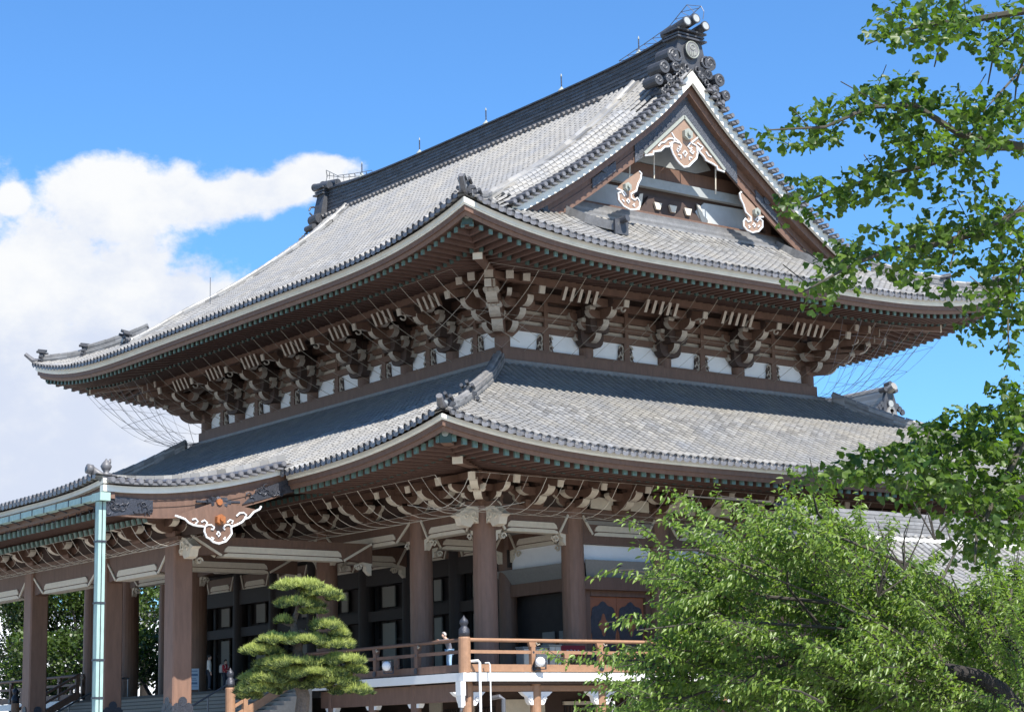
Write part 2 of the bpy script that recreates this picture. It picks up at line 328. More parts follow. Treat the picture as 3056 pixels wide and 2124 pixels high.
# --- tiled roofs
rowsF = lambda ln, p: [p/2+i*p+(ln % p)/2 for i in range(int(ln/p))]
GX = 2.94                                # plane of the gable verge
mb = MB()
rU = rowsF(LU_F, .42)
tF = lambda s: (17.1 if E1-GX < s < LU_F-(E1-GX) else min(s, LU_F-s))
tilefield(mb, PU, 0, rU, tF)
upper_front = mb.build('front_roof_slope', [M['tile'], M['tileend'], M['tilepan']], hall)
mb = MB()
rS = rowsF(LU_S, .42); WG = .9
tS = lambda s: min(s, LU_S-s, E1-WG)
tilefield(mb, PU, 1, rS, tS)
mb.build('gable_skirt_roof', [M['tile'], M['tileend'], M['tilepan']], hall)
mb = MB(); tilefield(mb, PL, 0, rowsF(LL_F, .41), lambda s: min(s, LL_F-s, 11.06), t0f=lambda s: .15 if -Lx-.4 < -Lx-E2+s < .4 else 0.0)
mb.build('lower_front_roof', [M['tile'], M['tileend'], M['tilepan']], hall)
mb = MB(); tilefield(mb, PL, 1, rowsF(LL_S, .41), lambda s: min(s, LL_S-s, 11.06))
mb.build('lower_side_roof', [M['tile'], M['tileend'], M['tilepan']], hall)
# plain sheets under the tiles and the slopes turned away from the yard
mb = MB()
def sheet(mb, P, side, length, t1f, ns=48, nt_=14, dz=-.03, matn=0):
    vs = []; 
    for i in range(ns+1):
        for j in range(nt_+1):
            s = length*i/ns; p = P(side, s, 0); t = t1f(s)*j/nt_
            p = P(side, s, t); vs.append((p.x, p.y, p.z+dz))
    m = nt_+1; mb.add(vs, [(i*m+j, (i+1)*m+j, (i+1)*m+j+1, i*m+j+1) for i in range(ns) for j in range(nt_)], matn)
tB = lambda ln, cap: (lambda s: min(s, ln-s, cap))
def gsheet(mb, sd):   # main slope with the gable part reaching up to the ridge
    for x0, x1 in ((-Lx-GX, GX),):
        vs = []; nx, ny = 40, 24
        for i in range(nx+1):
            for j in range(ny+1):
                x = x0+(x1-x0)*i/nx; s = (x+Lx+E1) if sd == 0 else (E1-x); t = (E1-GX)+(17.45-(E1-GX))*j/ny
                p = PU(sd, s, t); vs.append((p.x, p.y, p.z-.03))
        m = ny+1; mb.add(vs, [(i*m+j, (i+1)*m+j, (i+1)*m+j+1, i*m+j+1) for i in range(nx) for j in range(ny)])
    sheet(mb, PU, sd, LU_F, tB(LU_F, E1-GX), dz=-.03)
gsheet(mb, 0); gsheet(mb, 2)
for sd in (1, 3): sheet(mb, PU, sd, LU_S, tB(LU_S, E1-WG))
for sd in range(4): sheet(mb, PL, sd, LL_F if sd % 2 == 0 else LL_S, tB(LL_F if sd % 2 == 0 else LL_S, 11.1))
mb.build('roof_bed', M['tiledark'], hall)
# --- eave boards
for (P, e, base, lf, hl, sides, tier) in ((PU, E1, UZ, liftU, (LU_F, LU_S), (0,1,2,3), 'upper'), (PL, E2, LZ, liftL, (LL_F, LL_S), (0,1,2,3), 'lower')):
    wmb, bmb, smb = MB(), MB(), MB()
    for sd in sides:
        ln = hl[0] if sd % 2 == 0 else hl[1]
        z0 = lambda s, o: base+lf(s, ln)*max(0, 1-o/e)
        rngs = [(0.0, ln)]
        if tier == 'lower' and sd == 0: rngs = [(0.0, E2-.4), (Lx+E2+.4, ln)]
        wt = -.30 if tier == 'upper' else -.21
        for (a, b) in rngs:
            wp = [(0,0),(0,wt+.06),(.06,wt+.06),(.06,wt),(.35,wt),(.35,0)]
            bp = [(.10,wt-.002),(.10,wt-.22),(.18,wt-.22),(.18,wt-.24),(.24,wt-.40),(.24,-.60 if tier == 'upper' else -.44),(.7,-.60 if tier == 'upper' else -.44),(.7,wt-.002)]
            if a == 0.0: 
                def sw(mbx, prof, a=a, b=b):
                    n = 72; m = len(prof); vs = []
                    for i in range(n+1):
                        s = a+(b-a)*i/n
                        for (o, dz) in prof:
                            ss = s if b < ln else None
                            q = max(s, o) if b < ln else o+(ln-2*o)*i/n
                            if b < ln: q = o+(b-o)*i/n
                            x, y = ev(sd, q, o, e); vs.append((x, y, z0(s, o)+dz))
                    mbx.add(vs, [(i*m+k, i*m+(k+1) % m, (i+1)*m+(k+1) % m, (i+1)*m+k) for i in range(n) for k in range(m)]+[tuple(range(m-1,-1,-1)), tuple(n*m+k for k in range(m))])
            else:
                def sw(mbx, prof, a=a, b=b):
                    n = 40; m = len(prof); vs = []
                    for i in range(n+1):
                        s = a+(b-a)*i/n
                        for (o, dz) in prof:
                            q = a+(b-o-a)*i/n; x, y = ev(sd, q, o, e); vs.append((x, y, z0(s, o)+dz))
                    mbx.add(vs, [(i*m+k, i*m+(k+1) % m, (i+1)*m+(k+1) % m, (i+1)*m+k) for i in range(n) for k in range(m)]+[tuple(range(m-1,-1,-1)), tuple(n*m+k for k in range(m))])
            sw(wmb, wp); sw(bmb, bp)
        # soffit boards above the rafters
        n = 60; vs = []
        os_ = [.5, 2.1, 2.1, e+ (0 if tier == 'upper' else -VB)]
        zs = [-.50, -.42, -.36, .62] if tier == 'upper' else [-.42, -.34, -.26, .55]
        for i in range(n+1):
            for o, dz in zip(os_, zs):
                s = o+(ln-2*o)*i/n; x, y = ev(sd, s, o, e); vs.append((x, y, base+lf(s, ln)*max(0, 1-o/e)+dz))
        smb.add(vs, [(i*4+k, (i+1)*4+k, (i+1)*4+k+1, i*4+k+1) for i in range(n) for k in range(3)])
    wmb.build(tier+'_eave_board', M['fascia'], hall); bmb.build(tier+'_eave_moulding', M['brown'], hall); smb.build(tier+'_soffit', M['browndk'], hall)

# --- rafters: two rows of capped rafters under both eaves
def rafter_mesh(length, w, h, cap, rise):
    m = MB(); m.bar((0,0,0), (-length, 0, rise), w, h, 0)
    m.bar((.025,0,-.0), (-cap, 0, rise*cap/length), w+.035, h+.035, 1); return m
rf_far = {}; cnt = {}
def rafters(tier, row, sides):
    if tier == 'upper': e, base, lf, lens = E1, UZ, liftU, (LU_F, LU_S)
    else: e, base, lf, lens = E2, LZ, liftL, (LL_F, LL_S)
    if row == 'flying': o, dz, ln_, rise, w, h, cap = (.45, -.735, 2.0, .10, .155, .20, .06) if tier == 'upper' else (.45, -.63, 2.0, .10, .20, .24, .07)
    else: o, dz, ln_, rise, w, h, cap = (2.15, -.74, 4.6, .85, .15, .20, .14) if tier == 'upper' else (1.95, -.60, 4.4, .65, .16, .20, .14)
    res = []
    for sd in sides:
        ln = lens[0] if sd % 2 == 0 else lens[1]
        k = int((ln-2*o-.5)/.5)
        for i in range(k+1):
            s = ln/2+(i-k/2)*.5 
            if tier == 'lower' and sd == 0 and row == 'flying' and E2-.1 < s < Lx+E2+.1: continue
            x, y = ev(sd, s, o, e); dcor = min(s, ln-s)
            L2 = min(ln_, max(.35, dcor-o)); z = base+dz+lf(s, ln)*max(0, 1-o/e)
            d = Vector(DIRS[sd][1]); zr = rise*(L2/ln_); zi = base+dz+lf(s, ln)*max(0, 1-(o+L2)/e)+zr
            res.append((np.linalg.norm(CAM-np.array((x, y, z))), Vector((x, y, z)), Vector((x, y, 0))+d*L2+Vector((0,0,zi)), w, h, cap))
    return res
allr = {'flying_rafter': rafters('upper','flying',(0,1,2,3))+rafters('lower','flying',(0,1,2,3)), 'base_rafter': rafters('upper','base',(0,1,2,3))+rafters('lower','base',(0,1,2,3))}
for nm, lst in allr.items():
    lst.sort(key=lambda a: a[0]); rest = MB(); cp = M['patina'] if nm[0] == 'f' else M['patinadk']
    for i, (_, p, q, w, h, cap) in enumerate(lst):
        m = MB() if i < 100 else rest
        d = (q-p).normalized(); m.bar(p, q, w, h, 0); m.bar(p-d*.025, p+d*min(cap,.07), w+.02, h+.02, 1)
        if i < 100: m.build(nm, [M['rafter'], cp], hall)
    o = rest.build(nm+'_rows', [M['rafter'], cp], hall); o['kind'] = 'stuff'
# hip rafters at the corners
for (e, base, lf, z1) in ((E1, UZ, 1.22, 0), (E2, LZ, .98, 0)):
    for (cx, cy, sx, sy) in ((0,0,1,-1), (-Lx,0,-1,-1), (0,Wy,1,1), (-Lx,Wy,-1,1)):
        m = MB(); a = e-.55; b = e-2.45
        f = lambda t, z: Vector((cx+sx*t, cy+sy*t, z))
        m.bar(f(a, base+lf-.72), f(b-1.0, base+lf-.62), .42, .62, 0); m.bar(f(a+.04, base+lf-.72), f(a-.20, base+lf-.71), .44, .60, 1); m.tube([f(a+.04, base+lf-.66), f(a+.07, base+lf-.66)], .13, 12, 2)
        m.build('hip_rafter', [M['brown'], M['patinadk'], M['jade']], hall)
        m = MB(); zz = base+(-.42 if e == E1 else -.25)
        m.bar(f(b, zz), f(.3 if e == E1 else VB, zz+.55), .40, .42, 0); m.bar(f(b+.03, zz), f(b-.02, zz), .42, .46, 1)
        m.build('hip_rafter', [M['brown'], M['cream']], hall)

# --- main ridge
RZ0, RZ1 = 34.10, 35.98
def ridge_h(x): return .55*abs((x-XC)/17.3)**5
mb = MB(); nx = 60; x0, x1 = -Lx-2.5, 2.5
prof = []
zc = RZ0; w = .62; k = 0
while zc < RZ1-.30:
    prof += [(w+(.035 if k % 2 == 0 else -.01), zc), (w+(.035 if k % 2 == 0 else -.01), zc+.10)]; zc += .10; w -= .009; k += 1
prof += [(.62, RZ1-.28), (.62, RZ1-.20), (.22, RZ1-.10), (.2, RZ1), (.1, RZ1+.08)]
full = [(a, z) for a, z in prof]+[(-a, z) for a, z in reversed(prof)]
m = len(full); vs = []
for i in range(nx+1):
    x = x0+(x1-x0)*i/nx; q = ridge_h(x)
    vs += [(x, Wy/2+a, z+q*(z-RZ0)/(RZ1-RZ0)) for a, z in full]
for i in range(nx):
    for k in range(m):
        mb.add([vs[i*m+k], vs[i*m+(k+1) % m], vs[(i+1)*m+(k+1) % m], vs[(i+1)*m+k]], [(0,1,2,3)], 0, float(rng.random()))
mb.add([vs[k] for k in range(m)], [tuple(range(m))]); mb.add([vs[nx*m+k] for k in range(m)], [tuple(range(m))])
mb.build('main_ridge', M['ridge'], hall)
for sy in (-1, 1):
    mb = MB()
    for x in np.arange(-Lx-2.0, -3.3, .42):
        y = Wy/2+sy*.86; z = ZU(17.45-.86)+.20
        mb.tube([(x, y+sy*.14, z-.05), (x, y-sy*.26, z+.12)], .135, 8, 0, tint=float(rng.random())*.5)
    mb.build('ridge_edge_tiles', M['tileend'], hall)
# --- gable end ridge ornaments
def ridge_end(sx):
    cx = GX-.42 if sx > 0 else -Lx-GX+.42; f = lambda a, b, c: (cx+sx*a, Wy/2+b, c-.5)
    o = MB()
    o.prism([(-1.15,34.3),(-.95,35.5),(-.8,36.1),(-.76,36.55),(.76,36.55),(.8,36.1),(.95,35.5),(1.15,34.3)], lambda a, b, c: f(c, a, b), -.55, .35)
    for z, w, d in ((36.28,.98,.55),(36.48,.88,.48),(36.68,.98,.56)): o.bar(f(-.6, 0, z), f(d, 0, z), 2*w, .09, 0)
    for sy in (-1, 1):        # scrolled shoulders
        for yy, zz, r in ((1.25,35.25,.38),(1.1,34.65,.27),(1.85,34.5,.34),(1.55,33.95,.25),(2.25,33.75,.28),(.6,34.55,.24),(1.95,33.2,.2)) if sx > 0 else ((1.1,34.6,.34),(1.5,34.0,.2)):
            o.tube([f(-.5, sy*yy, zz), f(.45, sy*yy, zz)], r, 12, 0, tint=.3); o.tube([f(.45, sy*(yy+.72*r*math.cos(t)*(1-.11*t)), zz+.72*r*math.sin(t)*(1-.11*t)) for t in np.linspace(0, 7.5, 13)], r*.13, 5, 0, tint=1.0)
        for k in range(7):
            t = k/6*1.6*math.pi; o.tube([f(.42, sy*(1.0+.33*math.cos(t)), 35.25+.3*math.sin(t)), f(.42, sy*(1.0+.33*math.cos(t+.8)), 35.25+.3*math.sin(t+.8))], .06, 6, 0, tint=.9)
        for k in range(9): o.tube([f(.42, sy*(.35+.2*k+.12*math.cos(t)), 34.75-.19*k+.14*math.sin(t)) for t in np.linspace(0, 5.2, 7)], .055, 5, 0, tint=float(rng.random()))
        for k in range(5): o.bar(f(.36, sy*(.55+.13*k), 34.5+.08*(k % 2)), f(.5, sy*(.62+.13*k), 34.9-.06*k), .12, .12, 0, tint=float(rng.random()))
    o.build('ridge_end_tile', M['ridge'], hall, smooth=False)
    c = MB()                    # round crest
    c.tube([f(.30, 0, 35.7), f(.50, 0, 35.7)], .46, 24, 0); c.tube([f(.5, 0, 35.7), f(.53, 0, 35.7)], .37, 24, 1)
    for k in range(24):
        a = 2*math.pi*k/24; b = a+2*math.pi/24; c.tube([f(.52, .42*math.cos(a), 35.7+.42*math.sin(a)), f(.52, .42*math.cos(b), 35.7+.42*math.sin(b))], .035, 5, 2)
    for k in range(12):
        a = 2*math.pi*k/12; b = a+2*math.pi/12; c.tube([f(.54, .15*math.cos(a), 35.83+.13*math.sin(a)), f(.54, .15*math.cos(b), 35.83+.13*math.sin(b))], .025, 5, 2)
    for dy, dz_, h in ((-.16,-.2,.2),(-.05,-.24,.22),(.07,-.2,.25),(.17,-.16,.16)): c.tube([f(.54, dy, 35.6+dz_), f(.54, dy*1.2, 35.6+dz_+h)], .028, 5, 2)
    c.build('ridge_crest', [M['ridge'], M['tiledark'], M['jade']], hall)
    for yy, zz in ((-.62,36.85),(0,37.12),(.62,36.85)):
        t = MB(); a = Vector(f(-.9, yy, zz-.12)); b = Vector(f(.85, yy, zz+.12))
        t.tube([a, b], .235, 16, 0); d = (b-a).normalized(); t.tube([b-d*.04, b+d*.05], .26, 16, 0); t.tube([b+d*.05, b+d*.055], .20, 16, 1)
        t.build('ridge_horn_tile', [M['ridge'], M['greypan']], hall)
    g = MB()                    # lightning catwalk lattice
    zt = 37.75
    A = [f(-5.0, -.1, 36.75), f(-3, -.1, 37.05), f(-1, -.1, 37.4), f(.35, -.1, 38.1)]; B = [f(-4.8, .35, 36.7), f(-3, .35, 36.95), f(-1, .35, 37.35), f(.9, .35, 37.95)]
    g.tube(A, .022, 5); g.tube(B, .022, 5)
    for k in range(10):
        q = k/9*3; i = min(2, int(q)); pa = Vector(A[i]).lerp(Vector(A[i+1]), q-i); q2 = min(3, q+.25); j = min(2, int(q2)); pb = Vector(B[j]).lerp(Vector(B[j+1]), q2-j); g.tube([pa, pb], .016, 4); g.tube([pa, (pa+pb)/2+Vector((0,0,-.35))], .014, 4)
    g.tube([f(.9, .35, 37.95), f(1.1, .35, 37.6), f(1.05, .3, 37.2)], .02, 5)
    g.build('lightning_frame', M['steel'], hall)
ridge_end(1); ridge_end(-1)
for x in (-1.0, -7.45, -14.37, -21.08, -27.43):
    r = MB(); z = RZ1+ridge_h(x); r.lathe((x, Wy/2, z), [(.22,0),(.2,.08),(.06,.24),(.03,.3)], 10, 1); r.tube([(x, Wy/2, z+.28), (x, Wy/2, z+.85)], .035, 6, 0); r.lathe((x, Wy/2, z+.85), [(.02,0),(.045,.03),(.04,.1),(.005,.2)], 8, 1)
    r.build('lightning_rod', [M['bronze'], M['jade']], hall)

# --- gable verge, bargeboard, gable wall (both ends)
BO = .72
def gable(sx):
    X = lambda a: a if sx > 0 else -Lx-a
    zz0 = lambda y: ZU(min(17.45, E1+(y if y <= Wy/2 else Wy-y)))
    tt = lambda y: E1+(y if y <= Wy/2 else Wy-y)
    zz = lambda y: zz0(y)-VDM*vin(tt(y))
    slope = lambda y: (zz(y+.05)-zz(y-.05))/.1
    def strip(mbx, y0, y1, xa, xb, top, bot, n=60, mt=0):
        vs = []
        for i in range(n+1):
            y = y0+(y1-y0)*i/n; s = math.sqrt(1+slope(y)**2) if abs(y-Wy/2) > .08 else math.sqrt(1+slope(Wy/2-.1)**2)
            for x, d in ((xa, top), (xb, top), (xb, bot), (xa, bot)): vs.append((X(x), y, zz(y)-d*s))
        mbx.add(vs, [(i*4+k, i*4+(k+1) % 4, (i+1)*4+(k+1) % 4, (i+1)*4+k) for i in range(n) for k in range(4)]+[(3,2,1,0), (n*4, n*4+1, n*4+2, n*4+3)], mt)
    ya, yb = -1.5, Wy+1.5
    for side in (0, 1):
        v = MB(); y = -1.6
        while y < Wy/2-.9:
            yy = y if side == 0 else Wy-y; z = zz(yy)+.16
            a = (X(GX-.55), yy, z+.02); b = (X(GX+.38), yy, z-.04)
            v.tube([a, b], .13, 8, 0, tint=float(rng.random())*.6); v.tube([(X(GX+.37), yy, z-.04), (X(GX+.4), yy, z-.04)], .10, 8, 0, tint=.9)
            sl = slope(yy); dy = .42/math.sqrt(1+sl*sl)
            v.bar((X(GX-.7), yy+dy/2*(1 if side == 0 else -1), z-.1), (X(GX+.36), yy+dy/2*(1 if side == 0 else -1), z-.13), .40, .09, 0, tint=.8)
            y += dy
        v.build('verge_tiles', M['tileend'], hall)
    # three raised tile rows beside the verge and the descending ridge
    for xo in (GX-.55, GX-1.0, GX-1.55):
        for side in (0, 1):
            v = MB(); pts = []
            for k in range(31):
                y = -1.2+(Wy/2-2.2)*k/30; yy = y if side == 0 else Wy-y; pts.append(Vector((X(xo), yy, zz0(yy)-vdrop(xo)*vin(tt(yy))+.13)))
            for a, b in zip(pts[:-1], pts[1:]): v.tube([a, b.lerp(a, .04)], [.155, .135], 8, 0, tint=.55+.45*float(rng.random()))
            v.build('verge_roll_tiles', M['tile'], hall)
    w = MB(); strip(w, ya, yb, GX-.15, GX+.03, .08, .52); w.build('verge_board', M['fascia'], hall)
    w = MB(); strip(w, ya, yb, GX-.75, GX-.30, .36, .85); strip(w, ya-.2, yb+.2, GX-BO-.12, GX-BO, .80, 1.60); strip(w, ya, yb, GX-BO-.1, GX-BO+.06, 1.15, 1.22)
    w.build('bargeboard', M['brown'], hall)
    for a, b, t0, t1 in ((Wy/2-3.4, Wy/2+3.4, .83, 1.63), (ya-.3, 1.1, .83, 1.63), (Wy-1.1, yb+.3, .83, 1.63), (3.85, 5.35, .98, 1.35), (Wy-5.35, Wy-3.85, .98, 1.35)):
        w = MB(); strip(w, a, b, GX-BO+.001, GX-BO+.08, t0, t1, 24); w.build('bargeboard_plate', M['slate'], hall)
    w = MB(); strip(w, ya, yb, WG+.1, GX-.1, .12, .30, 50); w.build('gable_soffit', M['browndk'], hall)
    # gable wall
    w = MB(); pts = [(y, zz(y)-.3) for y in np.linspace(1.0, Wy-1.0, 40)]
    w.prism([(1.0, 25.6)]+pts+[(Wy-1.0, 25.6)], lambda a, b, c: (X(c), a, b), .45, WG-.1); w.build('gable_wall', M['browndk'], hall)
    def panel(poly, d, mt, nm, dd=.06):
        q = MB(); q.prism(poly, lambda a, b, c: (X(c), a, b), d, d+dd); return q.build(nm, M[mt], hall)
    for (a, b) in ((4.2,7.3),(12.1,15.4)):
        c0 = 1 if a < 9 else -1
        panel([(a,27.05),(b+(-.0),27.05),(b+.5*(1 if c0 > 0 else -0),27.5),(b-.25,28.15),(a+.3,28.2),(a-.5,27.6)] if c0 > 0 else [(a-.5,27.5),(a,27.05),(b,27.05),(b+.5,27.6),(b-.3,28.2),(a+.25,28.15)], WG-.08, 'gabwhite', 'gable_panel')
    panel([(7.9,27.05),(12.0,27.05),(11.3,27.9),(8.5,27.9)], WG-.08, 'browndk', 'frog_leg_strut', .2)
    for yy in (9.0, 10.0, 11.0): panel([(yy-.25,27.6),(yy+.25,27.6),(yy+.12,27.25),(yy-.12,27.25)], WG+.14, 'cream', 'strut_block', .12)
    for k in (-1, 1): panel([(10+k*2.1,27.05),(10+k*2.9,27.05),(10+k*2.2,27.45),(10+k*2.0,27.95),(10+k*1.8,28.0),(10+k*1.9,27.5)], WG-.02, 'cream', 'strut_edge', .08)
    panel([(4.3,28.35),(4.4,28.62),(4.9,28.78),(15.1,28.78),(15.6,28.62),(15.7,28.35),(15.5,28.3),(4.5,28.3)], WG+.02, 'greypan', 'rainbow_beam', .3)
    panel([(4.0,28.8),(16,28.8),(15.2,29.55),(4.8,29.55)], WG-.08, 'brown', 'gable_beam', .16)
    panel([(6.3,29.62),(11.9,29.62),(12.9,29.95),(12.4,30.55),(11.6,30.7),(7.4,30.7),(6.6,30.2)], WG-.08, 'greypan', 'gable_panel', .08)
    panel([(6.3,30.78),(13.7,30.78),(13.3,31.1),(6.7,31.1)], WG, 'brown', 'gable_beam', .2)
    for yy in (3.2, 16.4): panel([(yy,26.9),(yy+.4,26.9),(yy+.4,28.6),(yy,28.6)], WG, 'brown', 'gable_post', .2)
    for yy in (6.6, 8.2, 10.6, 12.3, 14.0): 
        q = MB(); zt = zz(yy)-1.3; q.tube([(X(GX-1.0), yy, zt), (X(GX-1.15), yy+.03, max(28.4, zt-2.6))], .035, 6); q.build('gable_tie_rod', M['cream'], hall)
    q = MB(); q.box((min(X(WG-.1),X(WG+.35)), 1.5, 26.35), (max(X(WG-.1),X(WG+.35)), Wy-1.5, 27.0)); q.build('gable_sill', M['brown'], hall)
    q = MB()
    for k in range(5): q.box((min(X(WG+.1),X(WG+.85-.08*k)), 2.2+.1*k, 26.15+.15*k-.04), (max(X(WG+.1),X(WG+.85-.08*k)), Wy-2.2-.1*k, 26.15+.15*k+.09), 0, float(rng.random()))
    q.build('gable_base_ridge', M['tiledark'], hall)
    for yc, sg in ((2.2, -1), (Wy-3.2, 1)):   # short curved ridges on the skirt roof
        q = MB(); n = 8
        for k in range(n):
            a = k/n; b = (k+1)/n; pa = lambda q_: Vector((X(WG+.6+3.0*q_), yc+sg*.0+1.4*q_*1.0, ZU(E1-(WG+.6+3.0*q_))+.22+.25*q_*q_))
            q.bar(pa(a), pa(b), .55, .42, 0, tint=.9*float(rng.random()))
        q.tube([pa(1)+Vector((-.1*sx,0,.3)), pa(1)+Vector((.45*sx,0.1,.38))], .17, 10, 1); q.bar(pa(1), pa(1)+Vector((.12*sx,0,0)), .8, .7, 1)
        q.build('skirt_ridge', [M['tiledark'], M['ridge']], hall)
gable(1); gable(-1)
# --- carved pendants under a bargeboard (outline polygons in metres on the board's plane)
def pendant(nm, body, edge, border, boss, curls, X, bossmat='jade', bodymat='tan', r=.05):
    p = MB(); p.prism(body, lambda a, b, c: (X+c, a, b), 0, .10); o = p.build(nm, M[bodymat], hall)
    q = MB(); q.tube([(X+.11, a, b) for a, b in edge], r, 6)
    for c in curls: q.tube([(X+.12, a, b) for a, b in c], r*.8, 6)
    q.build('white_scrollwork', M['pwhite'], o)
    if border:
        q = MB()
        for bl in border:
            for (a, b) in zip(bl[:-1], bl[1:]): q.bar((X+.14, a[0], a[1]), (X+.14, b[0], b[1]), .15, .06, up=(1,0,0))
        q.build('border_strip', M['jade'], o)
    q = MB(); by, bz, br = boss
    ring = [(by+br*math.cos(math.pi/3*k+.5), bz+br*math.sin(math.pi/3*k+.5)) for k in range(6)]
    q.prism(ring, lambda a, b, c: (X+c, a, b), .1, .32); q.tube([(X+.3, by, bz), (X+.42, by, bz)], br*.38, 8)
    q.build('hexagonal_boss', M[bossmat], o)
    return o
def on_x(px, py, X):
    d = fw*CF+crt*(px-1528)-cup*(py-1062); t = (X-CAM[0])/d[0]; p = CAM+d*t; return (float(p[1]), float(p[2]))
def cpx(pts, X, ox=1900, oy=350, sc=4.313): return [on_x(ox+a/sc, oy+b/sc, X) for a, b in pts]
XP = GX-.50
low = [(85,500),(190,490),(200,450),(290,440),(340,390),(400,385),(440,350),(425,410),(450,480),(490,550),(530,600),(590,650),(650,640),(700,590),(750,540),(765,470),(750,400),(790,450),(850,520),(870,560),(950,600),(1010,640),(1020,680),(1110,710)]
pendant('gable_pendant', cpx(low+[(1110,685),(590,5),(80,485)], XP), cpx(low, XP), [cpx([(80,475),(590,0)], XP), cpx([(590,0),(1112,690)], XP)], (*on_x(1900+618/4.313, 350+235/4.313, XP), .30),
        [cpx(c, XP) for c in ([(430,210),(470,280),(520,320),(555,370),(540,410),(520,380)], [(765,270),(720,310),(660,350),(640,390),(665,420),(690,400)], [(400,350),(470,320),(530,340)], [(690,345),(740,370),(800,430)],
         [(600,440),(625,475),(600,515),(575,475),(600,440)], [(500,410),(540,430),(510,460),(495,430)], [(690,430),(665,450),(700,480),(715,450)], [(510,490),(550,500),(550,540)], [(690,530),(655,520),(660,560)], [(260,380),(290,340),(340,330),(380,290),(430,280),(470,300)], [(760,340),(800,370),(830,390),(810,420)], [(870,450),(900,500),(940,520)])], XP)
sb = [(1330,970),(1305,985),(1320,1060),(1355,1130),(1385,1230),(1450,1290),(1450,1340),(1410,1350),(1380,1310),(1355,1350),(1360,1410),(1400,1460),(1470,1490),(1550,1475),(1600,1420),(1600,1340),(1560,1310),(1530,1350),(1510,1330),(1530,1295),(1610,1290)]
side_l = [(1330,970),(1305,985),(1320,1060),(1355,1130),(1385,1230),(1420,1300),(1355,1360),(1360,1410),(1400,1460),(1470,1490),(1550,1475),(1600,1420),(1600,1340),(1560,1300),(1610,1290),(1480,1130)]
sc_c = [[(1420,1400),(1440,1420),(1420,1430)], [(1490,1370),(1510,1400),(1490,1420),(1475,1395),(1490,1370)], [(1560,1400),(1540,1420)]]
P1 = cpx(side_l, XP); E_1 = cpx(sb, XP); B1 = on_x(1900+1505/4.313, 350+1235/4.313, XP)
mir = lambda L_: [(Wy-a, b) for a, b in L_]
pendant('side_pendant', P1, E_1, None, (*B1, .22), [cpx(c, XP) for c in sc_c], XP, r=.045)
pendant('side_pendant', mir(P1)[::-1], mir(E_1), None, (Wy-B1[0], B1[1], .22), [mir(cpx(c, XP)) for c in sc_c], XP, r=.045)
for yc in (4.6, Wy-4.6, 10.0):
    q = MB(); z = ZU(E1+min(yc, Wy-yc))-1.35*1.32 if yc != 10 else 33.0; q.tube([(GX-BO, yc, z), (GX-BO+.14, yc, z)], .24, 14); q.build('bargeboard_boss', M['slate'], hall)

# --- descending and hip ridges with ornamental end tiles
def oni(mbx, p, d, w=.55, h=.75):
    """small ogre-tile: shield plate, side fins and three horn tiles; d = outward horizontal direction"""
    p = Vector(p); d = Vector(d).normalized(); s = Vector((-d.y, d.x, 0)); z = Vector((0,0,1))
    mbx.prism([(-w*.7,0),(-w*.62,h*.55),(-w*.38,h*.9),(w*.38,h*.9),(w*.62,h*.55),(w*.7,0)], lambda a, b, c: tuple(p+s*a+z*b+d*c), -.12, .12, 1)
    mbx.tube([p+z*h*.5+d*.1, p+z*h*.5+d*.2], w*.34, 12, 1); mbx.tube([p+z*h*.5+d*.2, p+z*h*.5+d*.215], w*.25, 12, 2)
    for a, zz_ in ((-.55,h*1.0),(0,h*1.22),(.55,h*1.0)): mbx.tube([p+s*a*w+z*(zz_-.08)-d*.25, p+s*a*w+z*zz_+d*.28], w*.19, 8, 1)
    for a in (-1, 1):
        for k in range(3): mbx.tube([p+s*a*w*(.75+.28*k)+z*(h*.45-.2*k)-d*.06, p+s*a*w*(.75+.28*k)+z*(h*.45-.2*k)+d*.1], w*.22, 8, 1)
def ridge_line(nm, pts, w, h, n_c, end=None, ow=.55, oh=.75, cap='tiledark'):
    q = MB()
    for a, b in zip(pts[:-1], pts[1:]):
        a, b = Vector(a), Vector(b)
        for k in range(n_c):
            zo = h*(k+.5)/n_c; q.bar(a+Vector((0,0,zo)), b+Vector((0,0,zo)), w*(1.04 if k % 2 else .94), h/n_c*.98, 0, tint=float(rng.random()))
        q.tube([a+Vector((0,0,h)), b.lerp(a,.05)+Vector((0,0,h))], [min(.15,w*.32), min(.125,w*.28)], 8, 0, cap=True, tint=.2+.8*float(rng.random()))
    if end is not None:
        d = (Vector(pts[-1])-Vector(pts[-2])); d.z = 0; oni(q, Vector(pts[-1])+Vector((0,0,.0)), d, ow, oh)
    return q.build(nm, [M[cap], M['ridge'], M['greypan']], hall)
